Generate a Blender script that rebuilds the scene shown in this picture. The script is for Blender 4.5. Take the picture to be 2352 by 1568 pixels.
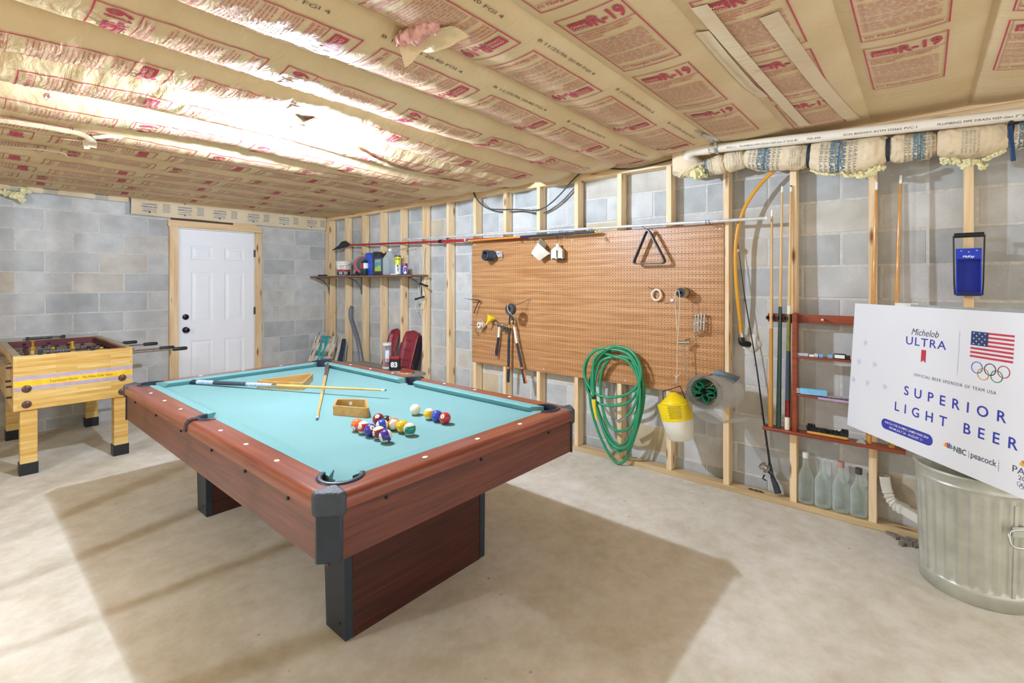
import bpy, bmesh, math, random
from math import sin, cos, pi, radians, sqrt, atan2
from mathutils import Vector, Matrix, noise
random.seed(7)
for o in list(bpy.data.objects): bpy.data.objects.remove(o)
SC = bpy.context.scene
COL = SC.collection
# ---------------------------------------------------------------- camera, world, exposure
CAM = Vector((-3.4928, -3.4947, 1.4291)); YAW = 0.8653; FPX = 1109.7; CU = 1176.0; CV = 649.56
cd = bpy.data.cameras.new('camera'); cam = bpy.data.objects.new('camera', cd); COL.objects.link(cam)
cam.location = CAM; cam.rotation_euler = (radians(90), 0, -YAW)
cd.sensor_width = 36; cd.lens = 36*FPX/2352; cd.shift_y = (CV-784)/2352; cd.clip_start = .02
SC.camera = cam
SC.view_settings.view_transform = 'Standard'; SC.view_settings.look = 'None'
SC.view_settings.gamma = 1; SC.view_settings.use_curve_mapping = False
SC.view_settings.exposure = 0.0
W = bpy.data.worlds.new('world'); SC.world = W; W.use_nodes = True
bgn = W.node_tree.nodes['Background']; bgn.inputs[0].default_value = (.97, .97, .96, 1); bgn.inputs[1].default_value = 1.75  # world light serves as fill through the added open rear
def lamp(name, loc, power, color, radius):
    ld = bpy.data.lights.new(name, 'POINT'); ld.energy = power; ld.color = color; ld.shadow_soft_size = radius
    lo = bpy.data.objects.new(name, ld); COL.objects.link(lo); lo.location = loc; return lo
LAMP = Vector((-2.19, -.82, 2.285)); LAMP_GLOW = 40
lamp('ceiling_lamp_light', LAMP+Vector((0, 0, -.012)), 610, (.80, .94, 1.15), .05)
lamp('next_room_light', (-5.35, -.65, 2.15), 125, (.86, .95, 1.08), .045)
# ---------------------------------------------------------------- helpers: from a pixel to a point on a real plane
FW = Vector((sin(YAW), cos(YAW), 0)); RT = Vector((cos(YAW), -sin(YAW), 0)); UP = Vector((0, 0, 1))
def ray(u, v): return FW + RT*((u-CU)/FPX) - UP*((v-CV)/FPX)
def PX(u, v, x=0.0): r = ray(u, v); return CAM + r*((x-CAM.x)/r.x)
def PY(u, v, y): r = ray(u, v); return CAM + r*((y-CAM.y)/r.y)
def PZ(u, v, z=0.0): r = ray(u, v); return CAM + r*((z-CAM.z)/r.z)
def PD(u, v, d): return CAM + ray(u, v)*d
ORG = {}
def V3(p): return Vector(p)
TXT = {}
def text_geo(s, bold=0.0, spacing=1.0, shear=0.0):
    key = (s, bold, spacing, shear)
    if key in TXT: return TXT[key]
    cu = bpy.data.curves.new('t', 'FONT'); cu.body = s; cu.size = 1; cu.offset = bold; cu.space_character = spacing; cu.shear = shear
    cu.resolution_u = 3; cu.fill_mode = 'FRONT'
    ob = bpy.data.objects.new('t', cu); COL.objects.link(ob)
    dg = bpy.context.evaluated_depsgraph_get(); dg.update()
    me = ob.evaluated_get(dg).to_mesh()
    vs = [(v.co.x, v.co.y) for v in me.vertices]; fs = [tuple(p.vertices) for p in me.polygons]
    fs = [f if (lambda a: a > 0)(sum(vs[f[i]][0]*vs[f[(i+1) % len(f)]][1]-vs[f[(i+1) % len(f)]][0]*vs[f[i]][1] for i in range(len(f)))) else f[::-1] for f in fs]
    ob.evaluated_get(dg).to_mesh_clear(); bpy.data.objects.remove(ob); bpy.data.curves.remove(cu)
    if vs:
        x0 = min(p[0] for p in vs); x1 = max(p[0] for p in vs)
    else: x0 = x1 = 0
    TXT[key] = (vs, fs, x0, x1); return TXT[key]
def letter_islands(s, **kw):
    vs, fs, x0, x1 = text_geo(s, **kw); par = list(range(len(vs)))
    def find(i):
        while par[i] != i: par[i] = par[par[i]]; i = par[i]
        return i
    key = {}
    for i, p in enumerate(vs):
        k = (round(p[0], 5), round(p[1], 5))
        if k in key: par[find(i)] = find(key[k])
        else: key[k] = i
    for f in fs:
        for i in f[1:]: par[find(i)] = find(f[0])
    g = {}
    for f in fs: g.setdefault(find(f[0]), []).append(f)
    return vs, sorted(g.values(), key=lambda q: min(vs[i][0] for f in q for i in f)), x0, x1
class MB:
    def __init__(s): s.v = []; s.f = []; s.m = []; s.uv = None
    def add(s, vs, fs, m=0):
        n = len(s.v); s.v += [tuple(p) for p in vs]; s.f += [tuple(i+n for i in f) for f in fs]; s.m += [m]*len(fs); return s
    def box(s, lo, hi, m=0, T=None):
        x0, y0, z0 = lo; x1, y1, z1 = hi
        vs = [Vector(p) for p in ((x0,y0,z0),(x1,y0,z0),(x1,y1,z0),(x0,y1,z0),(x0,y0,z1),(x1,y0,z1),(x1,y1,z1),(x0,y1,z1))]
        if T: vs = [T(*p) for p in vs]
        return s.add(vs, [(0,3,2,1),(4,5,6,7),(0,1,5,4),(1,2,6,5),(2,3,7,6),(3,0,4,7)], m)
    def bar(s, a, b, w, h, m=0, up=(0,0,1)):
        a = V3(a); b = V3(b); d = (b-a).normalized(); u = V3(up); r = d.cross(u)
        if r.length < 1e-4: r = d.cross(Vector((1,0,0)))
        r.normalize(); u = r.cross(d)
        vs = [p + r*i*w/2 + u*j*h/2 for p in (a, b) for i, j in ((-1,-1),(1,-1),(1,1),(-1,1))]
        return s.add(vs, [(0,1,2,3),(7,6,5,4),(0,4,5,1),(1,5,6,2),(2,6,7,3),(3,7,4,0)], m)
    def tube(s, pts, r, n=8, m=0, closed=False, caps=True):
        pts = [V3(p) for p in pts]; N = len(pts)
        rs = r if isinstance(r, (list, tuple)) else [r]*N
        tang = []
        for i in range(N):
            a = pts[(i-1) % N] if (closed or i > 0) else pts[i]; b = pts[(i+1) % N] if (closed or i < N-1) else pts[i]
            t = b-a; tang.append(t.normalized() if t.length > 1e-9 else Vector((0,0,1)))
        nr = tang[0].cross(Vector((.13,.21,.97)))
        if nr.length < .05: nr = tang[0].cross(Vector((1,0,0)))
        nr.normalize(); vs = []
        for i in range(N):
            nr = nr - tang[i]*nr.dot(tang[i]); nr.normalize(); bn = tang[i].cross(nr)
            for k in range(n):
                a = 2*pi*k/n; vs.append(pts[i] + (nr*cos(a)+bn*sin(a))*rs[i])
        fs = []
        for i in range(N if closed else N-1):
            j = (i+1) % N
            for k in range(n): fs.append((i*n+k, i*n+(k+1) % n, j*n+(k+1) % n, j*n+k))
        if caps and not closed: fs += [tuple(range(n))[::-1], tuple((N-1)*n+k for k in range(n))]
        return s.add(vs, fs, m)
    def cyl(s, a, b, r0, r1=None, n=16, m=0): return s.tube([a, b], [r0, r0 if r1 is None else r1], n, m)
    def lathe(s, prof, n=24, m=0, org=(0,0,0), R=None, rad=None, caps=True, ms=None):
        o = V3(org); vs = []
        for (r, z) in prof:
            for k in range(n):
                a = 2*pi*k/n; q = r*(rad(a, z) if rad else 1)
                p = Vector((q*cos(a), q*sin(a), z)); p = (R @ p if R else p) + o; vs.append(p)
        for i in range(len(prof)-1):
            fs = [(i*n+k, i*n+(k+1) % n, (i+1)*n+(k+1) % n, (i+1)*n+k) for k in range(n)]
            if i == 0: s.add(vs, fs, ms[0] if ms else m); base = len(s.v)-len(vs)
            else:
                s.f += [tuple(j+base for j in f) for f in fs]; s.m += [ms[i] if ms else m]*n
        if caps:
            if prof[0][0] > 1e-6: s.f.append(tuple(base+k for k in range(n))[::-1]); s.m.append(ms[0] if ms else m)
            if prof[-1][0] > 1e-6: s.f.append(tuple(base+(len(prof)-1)*n+k for k in range(n))); s.m.append(ms[-1] if ms else m)
        return s
    def prism(s, poly, z0, z1, m=0, T=None):
        n = len(poly); A = sum(poly[i][0]*poly[(i+1) % n][1]-poly[(i+1) % n][0]*poly[i][1] for i in range(n))
        if A < 0: poly = poly[::-1]
        vs = [Vector((x, y, z)) for z in (z0, z1) for x, y in poly]
        if T: vs = [T(*p) for p in vs]
        fs = [tuple(range(n))[::-1], tuple(range(n, 2*n))] + [(i, (i+1) % n, n+(i+1) % n, n+i) for i in range(n)]
        return s.add(vs, fs, m)
    def sphere(s, c, r, n=24, k=12, m=0):
        return s.lathe([(r*sin(pi*i/k), -r*cos(pi*i/k)) for i in range(k+1)], n, m, c, caps=False)
    def grid(s, fn, nu, nv, m=0):
        vs = [fn(i/nu, j/nv) for i in range(nu+1) for j in range(nv+1)]
        return s.add(vs, [(i*(nv+1)+j, (i+1)*(nv+1)+j, (i+1)*(nv+1)+j+1, i*(nv+1)+j+1) for i in range(nu) for j in range(nv)], m)
    def text(s, t, T, size, x=0, y=0, m=0, align='L', bold=0.0, spacing=1.0, width=None, sx=1.0, shear=0.0):
        vs, fs, x0, x1 = text_geo(t, bold, spacing, shear)
        if not vs: return s
        k = size*sx
        if width: k = width/(x1-x0)
        off = {'L': x-x0*k, 'C': x-(x0+x1)/2*k, 'R': x-x1*k}[align]
        return s.add([T(a*k+off, b*size+y) for a, b in vs], fs, m)
    def build(s, name, mats, parent=None, loc=None, smooth=35, bevel=0, seg=2, merge=False):
        org = V3(loc) if loc is not None else (ORG[parent.name_full] if parent else Vector((0,0,0)))
        me = bpy.data.meshes.new(name)
        me.from_pydata([tuple(V3(p)-org) for p in s.v], [], s.f)
        if not isinstance(mats, (list, tuple)): mats = [mats]
        for q in mats: me.materials.append(q)
        if len(mats) > 1: me.polygons.foreach_set('material_index', s.m)
        if s.uv:
            ul = me.uv_layers.new(name='UVMap')
            for p in me.polygons:
                for li, vi in zip(p.loop_indices, p.vertices): ul.data[li].uv = s.uv[vi]
        if merge:
            bm = bmesh.new(); bm.from_mesh(me); bmesh.ops.remove_doubles(bm, verts=bm.verts, dist=1e-5); bm.to_mesh(me); bm.free()
        if smooth:
            me.polygons.foreach_set('use_smooth', [True]*len(me.polygons)); me.set_sharp_from_angle(angle=radians(smooth))
        me.update()
        o = bpy.data.objects.new(name, me); COL.objects.link(o)
        if parent: o.parent = parent; o.location = org-ORG[parent.name_full]
        else: o.location = org
        ORG[o.name_full] = org
        if bevel:
            b = o.modifiers.new('bevel', 'BEVEL'); b.width = bevel; b.segments = seg; b.limit_method = 'ANGLE'; b.angle_limit = radians(40); b.harden_normals = False
        return o
def tag(o, label, cat, group=None):
    o['label'] = label; o['category'] = cat
    if group: o['group'] = group
    return o
def thing(name, loc, label, cat, group=None):
    o = bpy.data.objects.new(name, None); COL.objects.link(o); o.location = loc; ORG[o.name_full] = V3(loc); o.empty_display_size = .05
    return tag(o, label, cat, group)
def structure(name, loc=(0,0,0)):
    o = bpy.data.objects.new(name, None); COL.objects.link(o); o.location = loc; ORG[o.name_full] = V3(loc); o['kind'] = 'structure'; return o
def dup(src, parent, dloc=(0,0,0), absloc=None):
    c = src.copy(); COL.objects.link(c); c.parent = parent
    c.location = V3(absloc) if absloc is not None else src.location + V3(dloc)
    ORG[c.name_full] = (ORG[parent.name_full] if parent else Vector((0,0,0))) + c.location
    return c
def smoothpath(P, n=6):
    P = [V3(p) for p in P]; out = []
    for i in range(len(P)-1):
        a = P[max(i-1, 0)]; b = P[i]; c = P[i+1]; d = P[min(i+2, len(P)-1)]
        for k in range(n):
            t = k/n; out.append(.5*((2*b)+(c-a)*t+(2*a-5*b+4*c-d)*t*t+(3*b-a-3*c+d)*t**3))
    out.append(P[-1]); return out
# ---------------------------------------------------------------- materials
def srgb(h):
    c = [int(h[i:i+2], 16)/255 for i in (0, 2, 4)]
    return tuple((x/12.92 if x <= .04045 else ((x+.055)/1.055)**2.4) for x in c) + (1,)
MATS = {}
def newmat(name):
    m = bpy.data.materials.new(name); m.use_nodes = True; nt = m.node_tree
    return m, nt, nt.nodes['Principled BSDF']
def N(nt, t, **kw):
    n = nt.nodes.new(t)
    for k, v in kw.items():
        if k[0] == '_': n.inputs[int(k[1:])].default_value = v
        else: setattr(n, k, v)
    return n
def mapping(nt, scale, coord='Object', rnd=False):
    tc = N(nt, 'ShaderNodeTexCoord'); mp = N(nt, 'ShaderNodeMapping'); mp.inputs['Scale'].default_value = scale
    nt.links.new(tc.outputs[coord], mp.inputs[0])
    if rnd:
        oi = N(nt, 'ShaderNodeObjectInfo'); mul = N(nt, 'ShaderNodeVectorMath', operation='SCALE'); cb = N(nt, 'ShaderNodeCombineXYZ')
        for i in range(3): nt.links.new(oi.outputs['Random'], cb.inputs[i])
        mul.inputs['Scale'].default_value = 37.0; nt.links.new(cb.outputs[0], mul.inputs[0]); nt.links.new(mul.outputs[0], mp.inputs['Location'])
    return mp
def ramp(nt, src, stops):
    r = N(nt, 'ShaderNodeValToRGB'); e = r.color_ramp.elements
    while len(e) < len(stops): e.new(.5)
    for q, (p, c) in zip(e, stops): q.position = p; q.color = c if not isinstance(c, str) else srgb(c)
    nt.links.new(src, r.inputs[0]); return r
def bump(nt, b, src, strength, dist=.01):
    n = N(nt, 'ShaderNodeBump'); n.inputs['Strength'].default_value = strength; n.inputs['Distance'].default_value = dist
    nt.links.new(src, n.inputs['Height']); nt.links.new(n.outputs[0], b.inputs['Normal']); return n
def plain(name, hexc, rough=.5, metal=0.0, var=.12, scale=20, bmp=0.0, spec=.5, coat=0.0):
    if name in MATS: return MATS[name]
    m, nt, b = newmat(name); c = srgb(hexc)
    nz = N(nt, 'ShaderNodeTexNoise'); nz.inputs['Scale'].default_value = scale; nz.inputs['Detail'].default_value = 4
    nt.links.new(mapping(nt, (1,1,1)).outputs[0], nz.inputs[0])
    lo = tuple(x*(1-var) for x in c[:3])+(1,); hi = tuple(min(1, x*(1+var)) for x in c[:3])+(1,)
    r = ramp(nt, nz.outputs[0], [(.3, lo), (.7, hi)]); nt.links.new(r.outputs[0], b.inputs['Base Color'])
    b.inputs['Roughness'].default_value = rough; b.inputs['Metallic'].default_value = metal; b.inputs['Specular IOR Level'].default_value = spec
    b.inputs['Coat Weight'].default_value = coat
    if bmp: bump(nt, b, nz.outputs[0], bmp, .004)
    MATS[name] = m; return m
def wood(name, lo, hi, axis='z', scale=14, stretch=.08, rough=.55, knots=True, rnd=True, coat=0.0, dark=None, contrast=(.3, .72)):
    if name in MATS: return MATS[name]
    m, nt, b = newmat(name)
    sc = {'x': (stretch, 1, 1), 'y': (1, stretch, 1), 'z': (1, 1, stretch)}[axis]; sc = tuple(scale*q for q in sc)
    mp = mapping(nt, sc, 'Object', rnd)
    nz = N(nt, 'ShaderNodeTexNoise'); nz.inputs['Scale'].default_value = 1.6; nz.inputs['Detail'].default_value = 6; nz.inputs['Roughness'].default_value = .6; nz.inputs['Distortion'].default_value = .6
    nt.links.new(mp.outputs[0], nz.inputs[0])
    r = ramp(nt, nz.outputs[0], [(contrast[0], lo), (contrast[1], hi)]); out = r.outputs[0]
    if knots:
        vo = N(nt, 'ShaderNodeTexVoronoi'); vo.inputs['Scale'].default_value = 1.0
        mk = mapping(nt, {'x': (3.4, 14, 14), 'y': (14, 3.4, 14), 'z': (14, 14, 3.4)}[axis], 'Object', rnd); nt.links.new(mk.outputs[0], vo.inputs[0])
        kr = ramp(nt, vo.outputs['Distance'], [(.07, (1,1,1,1)), (.22, (0,0,0,1))])
        mx = N(nt, 'ShaderNodeMix', data_type='RGBA'); nt.links.new(kr.outputs[0], mx.inputs[0]); nt.links.new(out, mx.inputs[6]); mx.inputs[7].default_value = srgb(dark or '8a5a2c'); out = mx.outputs[2]
    nt.links.new(out, b.inputs['Base Color']); b.inputs['Roughness'].default_value = rough; b.inputs['Coat Weight'].default_value = coat
    b.inputs['Coat Roughness'].default_value = .15
    bump(nt, b, nz.outputs[0], .12, .003); MATS[name] = m; return m
def clear(name, tint, ior=1.2, alpha=.25, rough=.05):
    if name in MATS: return MATS[name]
    m, nt, b = newmat(name); b.inputs['Base Color'].default_value = srgb(tint); b.inputs['Roughness'].default_value = rough; b.inputs['Specular IOR Level'].default_value = .8
    tr = N(nt, 'ShaderNodeBsdfTransparent'); tr.inputs[0].default_value = srgb('eef3f0')
    lw = N(nt, 'ShaderNodeLayerWeight'); lw.inputs[0].default_value = .35
    nz = N(nt, 'ShaderNodeTexNoise'); nz.inputs['Scale'].default_value = 9; nt.links.new(mapping(nt, (1,1,1)).outputs[0], nz.inputs[0])
    mm = N(nt, 'ShaderNodeMath', operation='MULTIPLY_ADD'); nt.links.new(lw.outputs['Facing'], mm.inputs[0]); mm.inputs[1].default_value = .75; mm.inputs[2].default_value = alpha-.1
    ad = N(nt, 'ShaderNodeMath', operation='MULTIPLY_ADD'); nt.links.new(nz.outputs[0], ad.inputs[0]); ad.inputs[1].default_value = .22; nt.links.new(mm.outputs[0], ad.inputs[2]); ad.use_clamp = True
    mx = N(nt, 'ShaderNodeMixShader'); nt.links.new(ad.outputs[0], mx.inputs[0]); nt.links.new(tr.outputs[0], mx.inputs[1]); nt.links.new(b.outputs[0], mx.inputs[2])
    nt.links.new(mx.outputs[0], nt.nodes['Material Output'].inputs[0]); MATS[name] = m; return m
def glow(name, strength, col='ffffff'):
    m, nt, b = newmat(name); b.inputs['Emission Color'].default_value = srgb(col); b.inputs['Emission Strength'].default_value = strength; return m
def floormat():
    m, nt, b = newmat('concrete_floor'); mp = mapping(nt, (1,1,1))
    n1 = N(nt, 'ShaderNodeTexNoise'); n1.inputs['Scale'].default_value = 1.7; n1.inputs['Detail'].default_value = 7; n1.inputs['Roughness'].default_value = .62; n1.inputs['Distortion'].default_value = .5
    n2 = N(nt, 'ShaderNodeTexNoise'); n2.inputs['Scale'].default_value = 9; n2.inputs['Detail'].default_value = 8; n2.inputs['Roughness'].default_value = .7
    n3 = N(nt, 'ShaderNodeTexVoronoi'); n3.inputs['Scale'].default_value = 5.2; n3.inputs['Randomness'].default_value = 1
    for q in (n1, n2, n3): nt.links.new(mp.outputs[0], q.inputs[0])
    r1 = ramp(nt, n1.outputs[0], [(.25, 'cbc5b5'), (.5, 'dfdace'), (.75, 'e9e6de')])
    r2 = ramp(nt, n2.outputs[0], [(.3, 'c9bfa2'), (.62, 'ffffff')])
    mx = N(nt, 'ShaderNodeMix', data_type='RGBA', blend_type='MULTIPLY'); mx.inputs[0].default_value = .45
    nt.links.new(r1.outputs[0], mx.inputs[6]); nt.links.new(r2.outputs[0], mx.inputs[7])
    r3 = ramp(nt, n3.outputs['Distance'], [(.012, (1,1,1,1)), (.05, (0,0,0,1))])
    mx2 = N(nt, 'ShaderNodeMix', data_type='RGBA'); nt.links.new(r3.outputs[0], mx2.inputs[0]); nt.links.new(mx.outputs[2], mx2.inputs[6]); mx2.inputs[7].default_value = srgb('9a8f7a')
    nt.links.new(mx2.outputs[2], b.inputs['Base Color']); b.inputs['Roughness'].default_value = .62; b.inputs['Specular IOR Level'].default_value = .35
    bump(nt, b, n2.outputs[0], .06, .004); return m
def blockmat():
    m, nt, b = newmat('concrete_block'); oi = N(nt, 'ShaderNodeObjectInfo')
    r = ramp(nt, oi.outputs['Random'], [(0, 'c4c8ca'), (.3, 'd0d3d3'), (.55, 'd8dada'), (.8, 'e2e2e0'), (.95, 'ddd8cc'), (1, 'dcc9a6')])
    mp = mapping(nt, (1,1,1), 'Object', True)
    n1 = N(nt, 'ShaderNodeTexNoise'); n1.inputs['Scale'].default_value = 6; n1.inputs['Detail'].default_value = 5
    n2 = N(nt, 'ShaderNodeTexNoise'); n2.inputs['Scale'].default_value = 330; n2.inputs['Detail'].default_value = 3
    for q in (n1, n2): nt.links.new(mp.outputs[0], q.inputs[0])
    r1 = ramp(nt, n1.outputs[0], [(.3, 'c9c9c6'), (.7, 'ffffff')]); r2 = ramp(nt, n2.outputs[0], [(.3, 'c4c2bd'), (.62, 'ffffff')])
    mx = N(nt, 'ShaderNodeMix', data_type='RGBA', blend_type='MULTIPLY'); mx.inputs[0].default_value = .6; nt.links.new(r.outputs[0], mx.inputs[6]); nt.links.new(r1.outputs[0], mx.inputs[7])
    mx2 = N(nt, 'ShaderNodeMix', data_type='RGBA', blend_type='MULTIPLY'); mx2.inputs[0].default_value = .45; nt.links.new(mx.outputs[2], mx2.inputs[6]); nt.links.new(r2.outputs[0], mx2.inputs[7])
    nt.links.new(mx2.outputs[2], b.inputs['Base Color']); b.inputs['Roughness'].default_value = .9; b.inputs['Specular IOR Level'].default_value = .2
    bump(nt, b, n2.outputs[0], .25, .003); return m
def kraftmat(name, c1, c2, ink=False):
    m, nt, b = newmat(name); mp = mapping(nt, (1,1,1), 'Object')
    n1 = N(nt, 'ShaderNodeTexNoise'); n1.inputs['Scale'].default_value = 3; n1.inputs['Detail'].default_value = 6
    nt.links.new(mp.outputs[0], n1.inputs[0])
    r = ramp(nt, n1.outputs[0], [(.3, c1), (.7, c2)]); nt.links.new(r.outputs[0], b.inputs['Base Color'])
    mp2 = mapping(nt, (26, 9, 6), 'Object'); n2 = N(nt, 'ShaderNodeTexNoise'); n2.inputs['Scale'].default_value = 1; n2.inputs['Detail'].default_value = 3; n2.inputs['Distortion'].default_value = 1.0
    nt.links.new(mp2.outputs[0], n2.inputs[0]); bump(nt, b, n2.outputs[0], .35, .012)
    b.inputs['Roughness'].default_value = .6; b.inputs['Specular IOR Level'].default_value = .3; return m
def laminate(name):
    m, nt, b = newmat(name); mp = mapping(nt, (1,1,1)); sp = N(nt, 'ShaderNodeSeparateXYZ'); nt.links.new(mp.outputs[0], sp.inputs[0])
    ad = N(nt, 'ShaderNodeMath', operation='ADD'); nt.links.new(sp.outputs[0], ad.inputs[0]); nt.links.new(sp.outputs[1], ad.inputs[1])
    cb = N(nt, 'ShaderNodeCombineXYZ'); nt.links.new(ad.outputs[0], cb.inputs[0]); nt.links.new(sp.outputs[2], cb.inputs[1])
    br = N(nt, 'ShaderNodeTexBrick'); br.inputs['Scale'].default_value = 1; br.inputs['Mortar Size'].default_value = 0; br.inputs['Brick Width'].default_value = .33; br.inputs['Row Height'].default_value = .021
    br.inputs['Color1'].default_value = srgb('d8ad5a'); br.inputs['Color2'].default_value = srgb('ecd08a'); br.offset = .37; br.squash = 1.0
    nt.links.new(cb.outputs[0], br.inputs[0])
    n2 = N(nt, 'ShaderNodeTexNoise'); n2.inputs['Scale'].default_value = 1; n2.inputs['Detail'].default_value = 5; mq = mapping(nt, (5, 5, 90)); nt.links.new(mq.outputs[0], n2.inputs[0])
    r2 = ramp(nt, n2.outputs[0], [(.3, 'dcc08c'), (.65, 'ffffff')])
    mx = N(nt, 'ShaderNodeMix', data_type='RGBA', blend_type='MULTIPLY'); mx.inputs[0].default_value = .6; nt.links.new(br.outputs[0], mx.inputs[6]); nt.links.new(r2.outputs[0], mx.inputs[7])
    nt.links.new(mx.outputs[2], b.inputs['Base Color']); b.inputs['Roughness'].default_value = .35; return m
M_floor = floormat(); M_block = blockmat(); M_mortar = plain('mortar', 'd0cec8', .95, var=.1, scale=40, bmp=.3)
M_kraft = kraftmat('kraft_paper', 'd9c093', 'e6cfa7'); M_ink = kraftmat('red_ink', 'bc4458', 'c85468'); M_inkd = plain('dark_ink', '6a5a4a', .7); M_inkl = kraftmat('faded_red_ink', 'c4767a', 'cf8586')
M_kraft2 = kraftmat('pale_kraft_paper', 'e0cba9', 'e9d8ba'); M_blueink = plain('blue_ink', '4a7690', .7); M_greyink = plain('grey_ink', '7b8588', .7)
M_stud = wood('stud_pine', 'e2ba80', 'fae4c0', 'z', dark='8b5c30'); M_plate = wood('plate_pine', 'e0b87e', 'f8e0b8', 'y'); M_casing = wood('casing_pine', 'd6ae78', 'f3dcb4', 'z', dark='7d5230'); M_casingx = wood('casing_pine_across', 'd6ae78', 'f3dcb4', 'x', dark='7d5230')
M_sill = wood('sill_pine', 'b89d74', 'dcc294', 'y')
M_black = plain('black_plastic', '1d2024', .45); M_navy = plain('dark_navy_plastic', '27323f', .42); M_white = plain('white_plastic', 'e9e7df', .4, var=.03)
M_steel = plain('bright_steel', 'c9c9c9', .3, 1.0, var=.05); M_dsteel = plain('dark_steel', '55565a', .4, .8); M_red = plain('red_paint', 'b02a35', .4); M_yellow = plain('yellow_plastic', 'f2d417', .38, var=.05)
M_pinkfl = plain('pink_fibreglass', 'dba79a', .95, scale=60, bmp=.9, var=.2); M_yelfl = plain('yellow_fibreglass', 'efe4b4', .95, scale=120, bmp=1.0, var=.22)
M_wht = plain('white_print', 'f4f4f2', .5, var=.02)
# ================================================================ ROOM
XB = 0.10; YB = 2.97          # faces of the right and the back block wall
fl = MB(); fl.grid(lambda a, b: (-7.5+7.75*a, -6.2+9.3*b, 0), 8, 8); o = fl.build('floor', M_floor, smooth=0); o['kind'] = 'structure'
# ---- block walls
H = .2032; LB = .4064; J = .0095; ZJ = .112
def block_mesh(length, height, depth, axis):
    bm = bmesh.new(); bmesh.ops.create_cube(bm, size=1)
    s = (depth, length, height) if axis == 'y' else (length, depth, height)
    bmesh.ops.scale(bm, vec=s, verts=bm.verts); bmesh.ops.bevel(bm, geom=bm.edges[:], offset=.005, segments=1, affect='EDGES')
    me = bpy.data.meshes.new('block'); bm.to_mesh(me); bm.free(); me.materials.append(M_block); return me
BC = {}
def block(parent, c, length, height, axis):
    k = (round(length, 3), round(height, 3), axis)
    if k not in BC: BC[k] = block_mesh(length, height, .03, axis)
    o = bpy.data.objects.new('block', BC[k]); COL.objects.link(o); o.parent = parent; o.location = V3(c)-ORG[parent.name_full]; return o
wr = MB().box((XB+.004, -4.9, 0), (XB+.13, YB+.13, 2.5)).build('wall_right', M_mortar, smooth=0); wr['kind'] = 'structure'
wbk = MB()
DX0, DX1, DZ = -1.80, -.94, 2.07
wbk.box((-7.5, YB+.004, 0), (DX0, YB+.13, 2.5)); wbk.box((DX1, YB+.004, 0), (XB+.004, YB+.13, 2.5)); wbk.box((DX0, YB+.004, DZ), (DX1, YB+.13, 2.5))
wbk = wbk.build('wall_back', M_mortar, smooth=0); wbk['kind'] = 'structure'
rows = [(0, ZJ)]+[(ZJ+H*i, ZJ+H*(i+1)) for i in range(11)]
rj = random.Random(3)
for ri, (z0, z1) in enumerate(rows):
    z1 = min(z1, 2.46); hgt = z1-z0-J
    y = -2.70 + (LB/2 if ri % 2 else 0) - LB*5
    while y < YB-.01:
        a = max(y, -4.4); b = min(y+LB, YB-.002); y += LB
        if b-a < .05: continue
        block(wr, (XB+.015+rj.uniform(0, .004), (a+b)/2, (z0+z1)/2), b-a-J, hgt, 'y')
    x = -2.46 + (LB/2 if ri % 2 else 0) - LB*5
    while x < XB:
        a = x; b = min(x+LB, XB-.002); x += LB
        segs = [(a, b)]
        if z1 < DZ+.05 or z0 < DZ-.05:
            segs = [(a, min(b, DX0)), (max(a, DX1), b)]
        for p, q in segs:
            if q-p > .04: block(wbk, ((p+q)/2, YB+.015+rj.uniform(0, .004), (z0+z1)/2), q-p-J, hgt, 'x')
# ---- stud wall on the right
SY = [.4064*(7-i) for i in range(0, 19)]
for i, y in enumerate(SY):
    if i == 0: y = 2.865
    top = 2.30; m = MB().box((0, y-.038, .038), (.089, y, top)); o = m.build('stud', M_stud, wr, loc=(.045, y-.019, 1.15), bevel=.002)
MB().box((.0, 2.905, .0), (.089, 2.945, 2.30)).build('stud', M_stud, wr, loc=(.045, 2.925, 1.15), bevel=.002)
MB().box((0, -4.9, 2.30), (.089, 2.945, 2.338)).build('top_plate', M_plate, wr, loc=(.045, -1, 2.32), bevel=.002)
MB().box((0, -4.9, 2.3385), (.089, 2.945, 2.376)).build('top_plate', M_plate, wr, loc=(.045, -1, 2.357), bevel=.002)
MB().box((0, -4.9, 0), (.089, 2.9, .038)).build('sill_plate', M_sill, wr, loc=(.045, -1, .019), bevel=.003)
# ---- open stud partition towards the next room (left, outside the frame; it throws the striped shadows)
wl = structure('wall_left', (-3.93, -1, 0))
for k in range(-9, 10):
    y = -.655-.09+.4064*k
    if y < YB-.05 and y > -4.9: MB().box((-3.975, y-.019, .038), (-3.886, y+.019, 2.30)).build('stud', M_stud, wl, loc=(-3.93, y, 1.15))
MB().box((-3.975, -4.9, 0), (-3.886, 2.96, .038)).build('sill_plate', M_sill, wl); MB().box((-3.975, -4.9, 2.30), (-3.886, 2.96, 2.376)).build('top_plate', M_plate, wl)
# far wall of the next room; unseen rear left open, added to let in fill light
o = MB().box((-7.62, -6.2, 0), (-7.5, YB+.13, 2.5)).build('wall_outer', M_mortar, smooth=0); o['kind'] = 'structure'
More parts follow.
